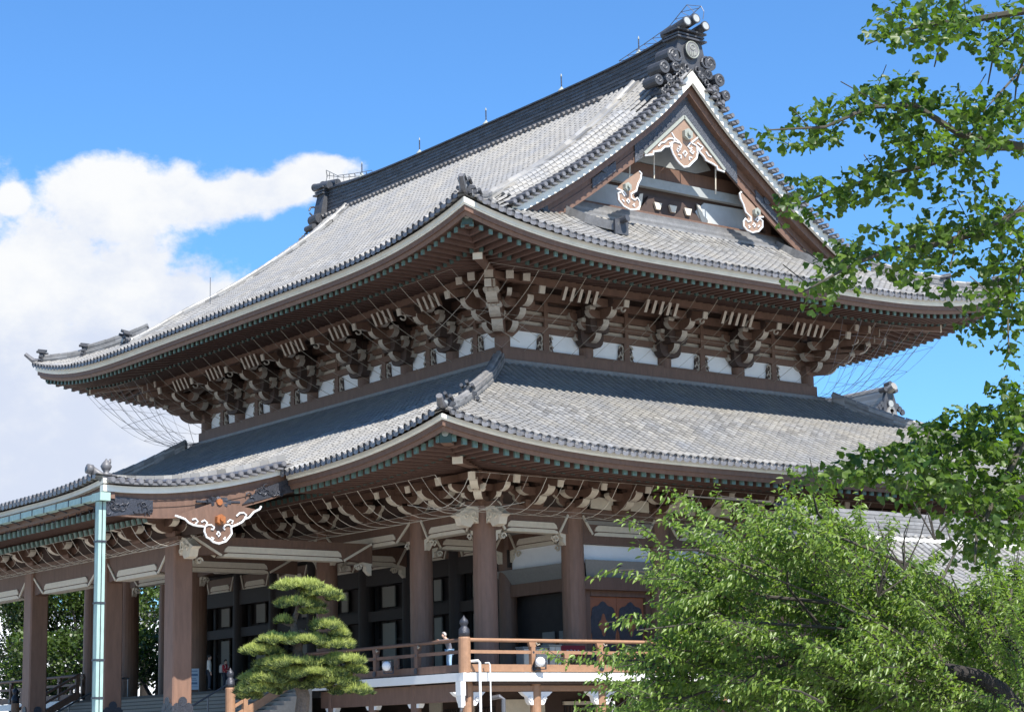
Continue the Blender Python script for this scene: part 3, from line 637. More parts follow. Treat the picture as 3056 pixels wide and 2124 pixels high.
for sx in (1, -1):
    X = lambda a: a if sx > 0 else -Lx-a
    for sy in (0, 1):
        Y = lambda b: b if sy == 0 else Wy-b
        pts = [(X(-.6+2.4*max(0, min(1, (8-y)/12))), Y(y), ZU(E1+y)) for y in np.linspace(9.2, -4.4, 34)]
        ridge_line('descending_ridge', pts, .95, .30, 3, True, .5, .8, cap='tile')
        dg = lambda t: Vector((X(t), Y(-t), ZU(E1-t)+lift(E1-t, 1.22)*fade(E1-t)))
        ridge_line('hip_ridge', [dg(t)+Vector((0,0,.05)) for t in np.linspace(2.6, 5.3, 7)], .42, .55, 4, True, .42, .62)
        ridge_line('hip_ridge', [dg(t)+Vector((0,0,.05)) for t in np.linspace(5.3, 7.15, 6)], .36, .36, 3, True, .40, .62)
        q = MB(); q.tube([dg(7.2)+Vector((0,0,.1)), dg(7.55)+Vector((0,0,.12)), dg(7.9)+Vector((0,0,.32))], [.16,.15,.12], 8); q.build('corner_horn_tile', M['tileend'], hall)
        dl = lambda t: Vector((X(t), Y(-t), ZL(E2-t)+lift(E2-t, .98, 14)*fade(E2-t, 9)))
        ridge_line('lower_hip_ridge', [dl(t) for t in np.linspace(.9, 7.4, 16)], .52, .52, 5, True, .40, .62)
        ridge_line('lower_hip_ridge', [dl(t) for t in np.linspace(7.4, 11.1, 9)], .42, .34, 3, True, .38, .5)
        q = MB(); q.tube([dl(11.5)+Vector((0,0,.1)), dl(11.95)+Vector((0,0,.14)), dl(12.2)+Vector((0,0,.28))], [.17,.16,.13], 8); q.build('corner_horn_tile', M['tileend'], hall)

# ================================================================== PORCH (front of the hall)
PX0, PX1, PY = -Lx-.4, .4, -20.2
ZP = interp([(0,11.98),(1.35,11.97),(3.1,12.08),(5.1,12.38),(6.7,12.75),(8.36,13.22),(9.5,13.7)])
PLn = PX1-PX0
def PP(side, s, t): return Vector((PX0+s, PY+t, ZP(t)+lift(min(s, PLn-s), .30, 7)*fade(t)))
mb = MB(); tilefield(mb, PP, 0, rowsF(PLn, .41), lambda s: 8.6)
mb.build('porch_roof', [M['tile'], M['tileend'], M['tilepan']], hall)
mb = MB(); vs = []; n = 24
for i in range(2):
    for j in range(n+1):
        t = 8.7*j/n; x = PX0+.02 if i == 0 else PX1-.02; vs.append((x, PY+t, ZP(t)-.03))
for i in range(2):
    for j in range(n+1):
        t = .3+8.3*j/n; x = PX0+.3 if i == 0 else PX1-.3; vs.append((x, PY+t, ZP(t)-.34))
m = n+1
mb.add(vs, [(j, m+j, m+j+1, j+1) for j in range(n)]+[(2*m+j, 2*m+j+1, 3*m+j+1, 3*m+j) for j in range(n)])
mb.build('porch_roof_bed', M['browndk'], hall)
def pverge(sx):
    Xo = PX1 if sx > 0 else PX0
    def st(mbx, y0, y1, xa, xb, top, bot, n=40, mt=0):
        vs = []
        for i in range(n+1):
            y = y0+(y1-y0)*i/n; t = y-PY
            for x, d in ((xa, top), (xb, top), (xb, bot), (xa, bot)): vs.append((Xo+sx*x, y, ZP(max(0,t))-(d(y) if callable(d) else d)))
        mbx.add(vs, [(i*4+k, i*4+(k+1) % 4, (i+1)*4+(k+1) % 4, (i+1)*4+k) for i in range(n) for k in range(4)]+[(3,2,1,0), (n*4, n*4+1, n*4+2, n*4+3)], mt)
    y1 = -E2+.05
    w = MB(); st(w, PY, y1, -.3, .02, .08, .34); w.build('porch_verge_board', M['fascia'], hall)
    w = MB(); bot = lambda y: 1.22+.15*math.sin(math.pi*min(1, max(0, (y-PY)/(y1-PY)))); st(w, PY+.15, y1, -.35, -.12, .345, bot)
    st(w, PY+.3, y1, -.13, -.08, .58, .62); st(w, PY+.4, y1, -.13, -.09, .86, .89); st(w, PY+.4, y1, -.13, -.07, lambda y: bot(y)-.06, bot)
    w.build('porch_bargeboard', M['brown'], hall)
    for (a, b, q) in ((PY+.1, PY+2.2, 1), (y1-1.9, y1+.9, -1)):
        pts = [(a, ZP(max(0,a-PY))-.5), (b, ZP(min(9.4,b-PY))-.62), (b, ZP(min(9.4,b-PY))-1.1), (a, ZP(max(0,a-PY))-1.35)] if q > 0 else [(a+.5, ZP(a-PY)-.65), (b, ZP(min(9.4,b-PY))-.62), (b, ZP(min(9.4,b-PY))-1.35), (a-.2, ZP(a-PY)-1.25)]
        w = MB(); w.prism(pts, lambda u, v, c: (Xo+sx*c, u, v), -.12, -.06, 0)
        for k in range(22):
            u = a+(b-a)*rng.random(); v = ZP(min(9.4,max(0,u-PY)))-.65-.5*rng.random(); an = rng.random()*6.28
            w.tube([(Xo-sx*.04, u+.13*math.cos(an+i*.9), v+.11*math.sin(an+i*.9)) for i in range(5)], .028, 5)
        w.build('openwork_plate', M['bronze'], hall)
    w = MB(); y = PY+.25
    while y < y1-.1:
        z = ZP(y-PY)+.12
        w.tube([(Xo-sx*.55, y, z+.02), (Xo+sx*.34, y, z-.03)], .13, 8, 0, tint=.4+.6*float(rng.random())); w.tube([(Xo+sx*.34, y, z-.03), (Xo+sx*.36, y, z-.03)], .10, 8, 0, tint=.9)
        w.bar((Xo-sx*.5, y+.2, z-.08), (Xo+sx*.31, y+.2, z-.11), .40, .09, 0, tint=.8); y += .41
    w.build('porch_verge_tiles', M['tileend'], hall)
    w = MB()
    for k in range(20):
        y = PY+.5+k*.41; z = ZP(y-PY); yb = y+.40
        w.bar((Xo-sx*.95, y, z+.30), (Xo-sx*.95, yb, ZP(yb-PY)+.30), .62, .30, 0, tint=float(rng.random()))
    w.build('porch_verge_ridge', M['tile'], hall)
    w = MB(); c = (Xo-sx*.3, PY+.15, ZP(0)+.1)
    w.tube([(c[0], c[1]+.5, c[2]+.1), (c[0], c[1]-.1, c[2]+.15), (c[0], c[1]-.5, c[2]+.42)], [.2,.2,.16], 8); w.tube([(c[0], c[1]-.5, c[2]+.42), (c[0], c[1]-.72, c[2]+.45)], .2, 10)
    w.lathe((c[0], c[1]+.1, c[2]+.18), [(.24,0),(.26,.1),(.1,.18),(.17,.27),(.23,.4),(.17,.52),(.05,.66),(.02,.72)], 10); w.tube([(c[0], c[1]+.1, c[2]+.6), (c[0], c[1]+.25, c[2]+.78), (c[0], c[1]+.28, c[2]+.9)], [.1,.08,.03], 6)
    w.build('peach_finial_tile', M['tileend'], hall, smooth=True)
pverge(1); pverge(-1)
XG = PX1+.02
def ppx(pts): return [on_x(200+a/2.871, 1300+b/2.871, XG) for a, b in pts]
lowp = [(915,685),(960,700),(1000,715),(1030,745),(1070,765),(1120,775),(1170,780),(1165,820),(1185,870),(1215,885),(1240,910),(1290,925),(1350,905),(1380,870),(1400,840),(1395,790),(1400,780),(1440,765),(1490,740),(1510,715),(1550,700),(1590,655),(1640,630),(1652,605)]
pendant('porch_pendant', ppx(lowp+[(1640,640),(1290,560),(915,684)]), ppx(lowp), None, (*on_x(200+1292/2.871, 1300+722/2.871, XG), .22),
        [ppx(c) for c in ([(1170,780),(1195,765),(1225,765),(1250,785),(1240,805),(1222,800)], [(1400,780),(1375,762),(1345,768),(1325,790),(1340,806)], [(1285,820),(1302,845),(1285,865),(1272,845),(1285,820)], [(1060,720),(1090,712),(1110,735),(1090,755)], [(1140,740),(1165,725),(1190,745),(1180,765)],
          [(1360,745),(1385,722),(1410,730),(1400,755)], [(1440,690),(1465,665),(1500,660),(1525,680),(1510,705)], [(1225,870),(1245,880),(1235,895)], [(1345,870),(1330,885),(1345,895)])], XG, 'orange', 'brown', r=.045)
q = MB(); c = on_x(200+1290/2.871, 1300+570/2.871, XG-.05)
for k in range(8):
    a = math.pi/4*k; q.tube([(XG-.02, c[0]+.2*math.cos(a), c[1]+.13*math.sin(a)), (XG+.04, c[0]+.42*math.cos(a)*1.3, c[1]+.16*math.sin(a))], .11, 6, 0)
q.tube([(XG-.02, c[0]-1.0, c[1]-.02), (XG, c[0]+1.0, c[1]+.05)], [.06, .06], 6, 0); q.tube([(XG, c[0], c[1]), (XG+.16, c[0], c[1])], .14, 8, 1)
q.build('bronze_flower_fitting', [M['bronze'], M['orange']], hall)
# porch eave along the front, its rafters, gutter and downpipes
w, b = MB(), MB()
for i in range(40):
    s0, s1 = PLn*i/40, PLn*(i+1)/40
    za, zb = PP(0, s0, 0).z-.12, PP(0, s1, 0).z-.12
    w.bar((PX0+s0, PY+.15, za-.1), (PX0+s1, PY+.15, zb-.1), .3, .2, 0); b.bar((PX0+s0+.001, PY+.35, za-.50), (PX0+s1, PY+.35, zb-.50), .3, .60, 0)
w.build('porch_eave_board', M['fascia'], hall); b.build('porch_eave_moulding', M['brown'], hall)
lst = []
for i in range(int(PLn/.5)):
    x = PX0+.3+i*.5
    lst.append(((x, PY+.6, 10.90), (x, PY+2.6, 11.02), .20, .24)); lst.append(((x, PY+2.1, 10.66), (x, -12.0, 12.15), .19, .22))
lst.sort(key=lambda a: np.linalg.norm(CAM-np.array(a[0]))); rest = MB()
for i, (p, q_, ww, hh) in enumerate(lst):
    m = MB() if i < 60 else rest; p = Vector(p); q_ = Vector(q_); d = (q_-p).normalized()
    m.bar(p, q_, ww, hh, 0); m.bar(p-d*.025, p+d*.07, ww+.02, hh+.02, 1)
    if i < 60: m.build('porch_rafter', [M['rafter'], M['patina']], hall)
rest.build('porch_rafter_rows', [M['rafter'], M['patina']], hall)['kind'] = 'stuff'
def gutter(xa, xb):
    g = MB(); y0 = PY-.28
    g.box((xa, y0, 11.28), (xb, y0+.04, 11.52), 0); g.box((xa, y0+.04, 11.28), (xb, y0+.30, 11.32), 0); g.box((xa, y0+.30, 11.28), (xb, y0+.34, 11.52), 0)
    x = xa+.2
    while x < xb-.3: g.box((x, y0-.02, 11.26), (x+.06, y0, 11.53), 1); g.tube([(x+.03, y0+.1, 11.27), (x+.03, y0+.7, 11.12)], .03, 5, 1); x += 1.2
    return g.build('rain_gutter', [M['copper'], M['bronze']], hall)
gt = gutter(PX0+.2, PX1-.1)
for xe, sg in ((PX1, 1), (PX0, -1)):
    g = MB(); g.box((min(xe-.35*sg, xe+.42*sg), PY-.32, 11.22), (max(xe-.35*sg, xe+.42*sg), PY+.12, 11.54), 0); g.build('gutter_box', M['copper'], hall)
    g = MB(); x = xe+.0*sg; y = PY-.1
    g.box((x-.17, y-.15, 1.2), (x+.17, y+.15, 11.2), 0); g.box((x-.175, y-.155, 1.2), (x-.14, y+.155, 11.2), 1); g.box((x+.16, y-.02, 1.2), (x+.178, y+.02, 11.2), 1)
    for z in (2.6, 3.55, 5.0, 7.2, 9.6): g.box((x-.20, y-.18, z), (x+.20, y+.18, z+.07), 1)
    g.build('copper_downpipe', [M['copper'], M['bronze']], hall)
    g = MB()
    for k in range(12):
        xx = xe-sg*(.6+k*1.2); g.tube([(xx+.24*math.cos(a), PY+.35, 11.16-.22*math.sin(a)) for a in np.linspace(0, math.pi, 9)], .02, 5)
    g.build('gutter_bracket_ring', M['bronze'], hall)

# ================================================================== TIMBER WALLS
colsF = [0, -3.94, -7.87, -11.81, -16.81, -20.75, -24.68, -Lx]; colsS = [0, 5, 10, 15, 20]
colbase = 19.0
def round_col(x, y, z0, z1, r, nm='round_column', mt='brown'):
    q = MB(); q.lathe((x, y, z0), [(r*.97,0),(r,1.0),(r,(z1-z0)*.6),(r*.93,z1-z0)], 20); return q.build(nm, M[mt], hall, smooth=False)
for x in colsF:
    for y in (0, Wy): round_col(x, y, colbase, 20.15, .37, 'upper_column')
for y in colsS[1:-1]:
    for x in (0, -Lx): round_col(x, y, colbase, 20.15, .37, 'upper_column')
SIDES = [(0, colsF, Lx, Wy), (1, colsS, 0, 0)]
def wallmap(side, off=0.0):
    """(u along wall, o outward, z) -> world; u = distance from the near corner (0,0)"""
    if side == 'F': return lambda u, o, z: (-u, -o, z)
    if side == 'S': return lambda u, o, z: (o, u, z)
    if side == 'B': return lambda u, o, z: (-u, Wy+o, z)
    return lambda u, o, z: (-Lx-o, u, z)
UW = [('F', Lx, [-c for c in colsF]), ('S', Wy, colsS), ('B', Lx, [-c for c in colsF]), ('W', Wy, colsS)]
def pbox(mb_, f, a, b, mt=0):
    p, q = f(*a), f(*b); mb_.box(tuple(min(p[i], q[i]) for i in range(3)), tuple(max(p[i], q[i]) for i in range(3)), mt)
for sd, ln, cols in UW:
    f = wallmap(sd)
    w = MB(); pbox(w, f, (0, -.25, 18.3), (ln, -.12, 23.4)); w.build('upper_wall', M['browndk'], hall)
    b = MB(); pbox(b, f, (-.3, -.2, 18.55), (ln+.3, .42, 19.45)); pbox(b, f, (-.2, -.15, 19.45), (ln+.2, .28, 19.58)); b.build('upper_base_beam', M['brown'], hall)
    for z0, z1, o in ((20.47,20.77,.14),(21.0,21.28,.14),(21.5,21.8,.14),(22.0,22.4,.2)):
        b = MB(); pbox(b, f, (0, -.11, z0), (ln, o, z1)); b.build('wall_beam', M['brown'], hall)
    if sd in 'FS':
        for i in range(len(cols)-1):
            a, c = cols[i], cols[i+1]
            p = MB(); pbox(p, f, (a+.35, -.118, 19.58), (c-.35, -.06, 20.47)); p.build('plaster_panel', M['white'], hall)
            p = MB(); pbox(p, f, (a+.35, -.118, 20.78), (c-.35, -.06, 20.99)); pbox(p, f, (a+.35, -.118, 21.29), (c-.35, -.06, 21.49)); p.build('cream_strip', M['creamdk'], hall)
            m_ = (a+c)/2                      # centre strut with carved side scrolls
            g = MB(); pbox(g, f, (m_-.17, -.1, 19.58), (m_+.17, .15, 20.47)); pbox(g, f, (m_-.11, .02, 20.77), (m_+.11, .17, 22.0)); o_ = g.build('bay_strut', M['brown'], hall)
            g = MB()
            for s_ in (-1, 1):
                for (uu, zz_, rr, t0, t1) in ((.30,20.22,.14,0,4.4),(.26,19.98,.10,3.1,7),(.34,19.78,.13,0,5)):
                    pts = [f(m_+s_*(uu+rr*math.cos(t)), .06, zz_+rr*math.sin(t)) for t in np.linspace(t0, t1, 7)]; g.tube(pts, .042, 5)
                g.tube([f(m_+s_*.2, .06, 20.4), f(m_+s_*.2, .06, 19.62)], .03, 4)
            bk = MB()
            for s_ in (-1, 1): bk.prism([(m_+s_*.15,19.58),(m_+s_*.52,19.6),(m_+s_*.42,19.86),(m_+s_*.44,20.08),(m_+s_*.34,20.38),(m_+s_*.15,20.42)], lambda a_, b_, c_: f(a_, c_, b_), -.05, .035)
            bk.build('scroll_backing', M['browndk'], o_)
            g.build('carved_scroll', M['creamdk'], o_)
# bracket sets: local x = outward, y = along the wall
def arm(m, p0, p1, zt, h, w, tail=.34):
    """bracket arm from p0 to p1 (xy), flat top at zt, boat-shaped underside curving up at p1; end faces pale"""
    a = Vector((*p0, 0)); b = Vector((*p1, 0)); d = (b-a); ln = d.length; d.normalize(); s = Vector((-d.y, d.x, 0))
    prof = [(0,zt-h),(ln-tail,zt-h),(ln-tail*.55,zt-h*.88),(ln-tail*.22,zt-h*.66),(ln-.0,zt-h*.36),(ln,zt),(0,zt)]
    n = len(prof); vs = [tuple(a+d*u+s*(w/2)*sg+Vector((0,0,z))) for sg in (-1, 1) for u, z in prof]
    m.add(vs, [tuple(range(n)), tuple(range(2*n-1, n-1, -1))], 0)
    for i in range(n): m.add([vs[i], vs[(i+1) % n], vs[n+(i+1) % n], vs[n+i]], [(3,2,1,0)], 1 if 1 <= i <= 4 else 0)
def blk(m, x, y, z, w=.34, h=.24, mt=0):
    vs = []
    for k, (zz_, ww) in enumerate(((z, w*.36), (z+h*.45, w*.5), (z+h, w*.5))):
        vs += [(x-ww, y-ww, zz_), (x+ww, y-ww, zz_), (x+ww, y+ww, zz_), (x-ww, y+ww, zz_)]
    m.add(vs, [(3,2,1,0),(8,9,10,11)]+[(k*4+i, k*4+(i+1) % 4, k*4+4+(i+1) % 4, k*4+4+i) for k in range(2) for i in range(4)], mt)
def bracket_mesh(full=True, steps=3):
    m = MB()
    web = [(-.1,20.1),(.42,20.1),(.62,20.3),(.9,20.62),(1.2,20.8),(1.5,21.15),(1.8,21.3),(2.1,21.65),(2.35,21.8),(2.35,22.3),(-.1,22.5)]
    m.prism(web, lambda a, b, c: (a, c, b), -.17, .17, 2)
    m.prism([(-.34,19.98),(-.5,20.04),(-.64,20.2),(-.7,20.45),(-.7,21.75),(.7,21.75),(.7,20.45),(.64,20.2),(.5,20.04),(.34,19.98)], lambda a, b, c: (c, a, b), .05, .55, 2)
    m.prism([(-.5,20.6),(-.58,20.8),(-.58,21.9),(.58,21.9),(.58,20.8),(.5,20.6)], lambda a, b, c: (c, a, b), .5, 1.15, 2)
    zs = [20.60, 21.10, 21.60, 22.05]; xs = [.62, 1.22, 1.82, 2.42]
    blk(m, .05, 0, 20.05, .92, .42)
    for k in range(steps):
        arm(m, (-.1, 0), (xs[k]+.40, 0), zs[k]+.04, .46, .36, .42)
        for sg in (-1, 1): arm(m, (.12, 0), (.12, sg*(.80+.17*k)), zs[k], .40, .34, .40)
        if k > 0:
            for sg in (-1, 1): arm(m, (xs[k-1], 0), (xs[k-1], sg*.86), zs[k], .38, .32, .40)
            for yy in (-.62, 0, .62): blk(m, xs[k-1], yy, zs[k], .36, .2, 1 if yy else 0)
        blk(m, xs[k], 0, zs[k]+.02, .32, .18)
        for yy in (-.58-.1*k, .58+.1*k): blk(m, .05, yy, zs[k], .30, .18)
    for sg in (-1, 1): arm(m, (xs[2], 0), (xs[2], sg*.98), 22.04, .38, .32, .4)
    m.bar((0,0,22.35), (3.15,0,21.62), .26, .32, 0); m.bar((3.1,0,21.631), (3.17,0,21.615), .28, .34, 1)
    m.tube([(2.9+.16*math.cos(t), .0, 21.62-.22+.13*math.sin(t)) for t in np.linspace(1.2, 6.0, 7)], .045, 5, 1)
    arm(m, (.5, 0), (2.95, 0), 21.72, .22, .2, .5)
    return m
bm = bracket_mesh(); br0 = None
def place(o0, nm, p, rz, first):
    mw = Matrix.Translation(Vector(p)) @ Matrix.Rotation(rz, 4, 'Z')
    return copyof(o0, hall, mw)
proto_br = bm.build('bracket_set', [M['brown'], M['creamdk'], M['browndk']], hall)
first = True
def putbr(p, rz):
    global first
    mw = Matrix.Translation(Vector(p)) @ Matrix.Rotation(rz, 4, 'Z')
    if first: proto_br.matrix_basis = mw; first = False; WM[proto_br] = mw
    else: copyof(proto_br, hall, mw)
for x in colsF[1:-1]:
    putbr((x, 0, 0), -math.pi/2); putbr((x, Wy, 0), math.pi/2)
for y in colsS[1:-1]:
    putbr((0, y, 0), 0); putbr((-Lx, y, 0), math.pi)
# corner bracket sets: arms both ways and on the diagonal
def corner_br():
    m = MB(); blk(m, 0, 0, 20.05, .98, .42)
    zs = [20.60, 21.10, 21.60]; xs = [.62, 1.22, 1.82]
    for k in range(3):
        for d in ((1,0),(0,-1)):
            arm(m, (0,0), (d[0]*(xs[k]+.42), d[1]*(xs[k]+.42)), zs[k]+.04, .46, .36, .42); blk(m, d[0]*xs[k], d[1]*xs[k], zs[k]+.02)
            arm(m, (0,0), (-d[0]*.9, -d[1]*.9), zs[k], .34, .24)
            if k: 
                px_, py_ = d[0]*xs[k-1], d[1]*xs[k-1]; pd = (d[1], d[0])
                for sg in (-1, 1): arm(m, (px_, py_), (px_+sg*pd[0]*.9, py_+sg*pd[1]*.9), zs[k], .40, .34, .4)
        q = xs[k]*1.0+.45; arm(m, (0,0), (q+.08, -q-.08), zs[k]+.08, .58, .52, .5); blk(m, xs[k], -xs[k], zs[k]+.06, .42, .2)
    for (dx, dy) in ((1,-.0),(0,-1),(1,-1)):
        n_ = 3.1 if dx*dy == 0 else 2.95
        m.bar((0,0,22.4), (dx*n_, dy*n_, 21.7), .28, .34, 0); v = Vector((dx, dy, -.23)).normalized()*.05; e_ = Vector((dx*n_, dy*n_, 21.7)); m.bar(e_-v, e_+v, .30, .36, 1)
    for (dx, dy) in ((2.5,-1.4),(1.4,-2.5)):
        arm(m, (dx*.4, dy*.4), (dx, dy), 21.75, .3, .22)
    for t_, z_, w_ in ((2.75,22.18,.40),(2.55,21.82,.50),(2.2,21.40,.52)):
        a_ = Vector((t_, -t_, z_)); m.bar((t_-.9, -t_+.9, z_+.12), a_, w_, .34, 0); m.bar(a_-Vector((.03,-.03,0)), a_+Vector((.03,-.03,0)), w_, .35, 1)
    for (dx, dy) in ((3.0,-1.75),(1.75,-3.0),(3.0,-.8),(.8,-3.0)):
        a_ = Vector((dx, dy, 22.22)); b_ = a_*.4; b_.z = 22.45; m.bar(b_, a_, .34, .36, 0); v_ = (a_-b_).normalized()*.03; m.bar(a_-v_, a_+v_, .35, .37, 1)
    for k in range(2):      # carved lion-nose ends on the diagonal
        q = xs[k+1]+.30; z = zs[k+1]-.3
        for a in (-.25, 0, .25): m.tube([(q+.1+a*.7, -(q+.1)+a*.7, z+.25), (q+.28+a*.7, -(q+.28)+a*.7, z+.30)], .12, 8, 1)
    return m
cm = corner_br().build('corner_bracket_set', [M['brown'], M['creamdk']], hall)
for (x, y, rz) in ((-Lx, 0, -math.pi/2), (0, Wy, math.pi/2), (-Lx, Wy, math.pi)):
    copyof(cm, hall, Matrix.Translation((x, y, 0)) @ Matrix.Rotation(rz, 4, 'Z'))
# purlin on the bracket tails and pale slats between the sets
for sd, ln, cols in UW:
    f = wallmap(sd)
    b = MB(); pbox(b, f, (-2.6, 2.3, 22.06), (ln+2.6, 2.58, 22.42)); b.build('eave_purlin', M['brown'], hall)
    b = MB(); p = [f(-2.5, 2.5, 22.35), f(ln+2.5, 2.5, 22.35), f(ln, .0, 22.75), f(0, .0, 22.75)]; b.add(p, [(0,1,2,3)]); b.build('eave_coving', M['browndk'], hall)
    if sd in 'FS':
        for i in range(len(cols)-1):
            a, c = cols[i], cols[i+1]; b = MB(); k_ = 5 if c-a > 4.5 else 4
            for k in range(k_):
                u = (a+c)/2+(k-(k_-1)/2)*.46
                vs = [f(u-.085, 2.95, 22.05), f(u+.085, 2.95, 22.05), f(u+.085, 2.66, 21.48), f(u-.085, 2.66, 21.48), f(u-.085, 2.8, 22.1), f(u+.085, 2.8, 22.1), f(u+.085, 2.5, 21.5), f(u-.085, 2.5, 21.5)]
                b.add(vs, [(0,1,2,3)], 1); b.add(vs, [(7,6,5,4),(0,4,5,1),(3,2,6,7),(0,3,7,4),(1,5,6,2)], 0)
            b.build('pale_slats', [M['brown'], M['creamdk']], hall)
# lower roof abuts the upper wall with a low tile ridge
for sd, ln, cols in UW:
    f = wallmap(sd); b = MB()
    for k in range(3): pbox(b, f, (-.75+.06*k, .3, 18.5+.13*k), (ln+.75-.06*k, .86-.1*k, 18.62+.13*k))
    b.build('wall_foot_ridge', M['tiledark'], hall)

# ------------------------------------------------------------------ lower storey
FZ = 4.23                                      # veranda floor
V = VB
lower_cols = [(V,-V),(0,-V),(-7.87,-V),(-20.75,-V),(-Lx,-V),(-Lx-V,-V),(V,0),(V,5),(V,10),(V,15),(V,20),(V,24.76),(-Lx-V,0),(-Lx-V,10),(-Lx-V,20),(-Lx-V,24.76)]
for x, y in lower_cols: round_col(x, y, FZ, 11.5, .51, 'veranda_column', 'brownc')
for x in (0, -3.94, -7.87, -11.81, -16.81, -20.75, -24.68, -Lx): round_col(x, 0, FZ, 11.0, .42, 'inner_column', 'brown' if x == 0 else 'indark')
for y in (24.76,): pass
# front inner wall (y = 0): dark doors, pale panels, beams and sloped screens
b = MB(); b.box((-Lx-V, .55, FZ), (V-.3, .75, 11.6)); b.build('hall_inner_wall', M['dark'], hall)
for a, c in ((-27.35,-26.45),(-23.4,-22.45),(-14.62,-14.05),(-10.8,-9.7),(-6.3,-5.7),(-3.1,-2.3),(-18.6,-17.7)):
    d = MB(); d.box((a, .28, 4.7), (c, .36, 7.45)); d.build('pale_door_panel', M['greydoor'], hall); d = MB(); d.box((a, .28, 8.25), (c, .36, 9.25)); d.build('pale_door_panel', M['greydoor'], hall)
for a, c in ((-3.5,-.5),(-7.4,-4.3),(-11.4,-8.3),(-16.3,-12.2),(-20.2,-17.2),(-24.2,-21.2),(-28.2,-25.1)):
    d = MB()
    for k in range(5): 
        u = a+(c-a)*k/4; d.box((u-.05, .40, FZ), (u+.05, .50, 9.4))
    for z in (4.4, 6.6, 7.6, 8.1, 9.35): d.box((a, .42, z), (c, .48, z+.12))
    d.build('folding_door', M['dark'], hall)
b = MB(); b.box((-Lx-V, -.18, 7.55), (-3.9*.0-.4, .27, 8.05)); b.build('lintel_beam', M['indark'], hall)
b = MB(); b.box((-Lx-V, -.25, 9.3), (.4, .3, 10.1)); b.build('lintel_beam', M['indark'], hall)
def screen(nm, f, u0, u1, o, z0, z1, mt='screen', lean=.35):
    d = MB(); i_ = .25
    d.add([f(u0+i_, o, z0), f(u1-i_, o, z0), f(u1, o+lean, z1), f(u0, o+lean, z1), f(u0+i_, o-.03, z0), f(u1-i_, o-.03, z0), f(u1, o+lean-.03, z1), f(u0, o+lean-.03, z1)], [(0,1,2,3),(7,6,5,4),(0,4,5,1),(2,6,7,3),(1,5,6,2),(0,3,7,4)])
    return d.build(nm, M[mt], hall)
f0 = lambda u, o, z: (-u, -o, z)
# bay of the front inner wall by the corner (x 0..4.76)
b = MB(); b.box((-.2,-.16,7.95),(V,.2,8.5)); b.box((-.1,-.16,10.15),(V,.2,10.6)); b.build('corner_bay_beam', M['brown'], hall)
b = MB(); b.box((.35,-.02,9.15),(4.3,.05,10.12)); b.build('plaster_panel', M['white'], hall)
screen('bird_screen', f0, -4.5, .5, .08, 8.5, 9.15); screen('bird_screen', f0, -4.5, .4, .1, 10.6, 11.2)
for a in (1.9, 3.1): d = MB(); d.box((a, .44, 4.9), (a+.85, .5, 6.3)); d.box((a+.07,.42,4.98),(a+.78,.44,6.22)); d.build('dim_window', M['screen'], hall)
# side wall (x = VB): panels, screens, ornate door
fs_ = lambda u, o, z: (V+o, u, z)
b = MB(); b.box((V-.6, 0, FZ), (V-.35, 24.76, 12.0)); b.build('side_wall', M['browndk'], hall)
for z0, z1, o in ((8.0,8.55,.28),(10.0,10.5,.28),(FZ,4.5,.2)):
    d = MB(); d.box((V-.35, .0, z0), (V+o, 24.76, z1)); d.build('tie_beam', M['brown'], hall)
for y0, y1 in ((.5,4.5),(5.5,9.5),(10.5,14.5),(15.5,19.5)):
    d = MB(); d.box((V-.35, y0, 9.2), (V-.05, y1, 9.98)); d.build('plaster_panel', M['white'], hall)
    screen('bird_screen', fs_, y0, y1, -.0, 8.56, 9.3, 'screen', .25); screen('bird_screen', fs_, y0, y1, .0, 10.5, 11.0)
    d = MB(); d.box((V-.35, y0, 4.5), (V-.1, y0+.5, 8.0)); d.box((V-.35, y1-.3, 4.5), (V-.1, y1, 8.0)); d.box((V-.35, y0+.5, 7.75), (V-.08, y1-.3, 8.0)); df = d.build('door_frame', M['brown'], hall)
    for k in range(2):
        a = y0+.52+k*(y1-y0-.84)/2; c = a+(y1-y0-.84)/2-.02
        d = MB(); d.box((V-.34, a, 4.5), (V-.22, c, 7.74)); dd = d.build('door_leaf', M['doorwood'], hall)
        d = MB(); cy_ = (a+c)/2
        for cz_ in (6.5, 5.0):
            ring = [(cy_+.80*math.cos(t)*(1+.07*math.cos(8*t)), cz_+.98*math.sin(t)*(1+.07*math.cos(8*t))) for t in np.linspace(0, 2*math.pi, 40, endpoint=False)]
            ring = [(min(max(p, a+.01), c-.01), min(max(q_, 4.52), 7.7)) for p, q_ in ring]
            d.prism(ring, lambda p, q_, c_: (V-.22+c_, p, q_), 0, .015+.002*cz_/5)
        d.build('lacquer_plate', M['bronze'], dd)
        d = MB()
        for cz_ in (6.5, 5.0):
            ring = [(cy_+.24*math.cos(t)*(1+.25*math.cos(4*t)), cz_+.42*math.sin(t)*(1+.2*math.cos(4*t))) for t in np.linspace(0, 2*math.pi, 32, endpoint=False)]
            d.prism(ring, lambda p, q_, c_: (V-.2+c_, p, q_), 0, .01)
        d.build('leaf_ornament', M['doorwood'], dd)
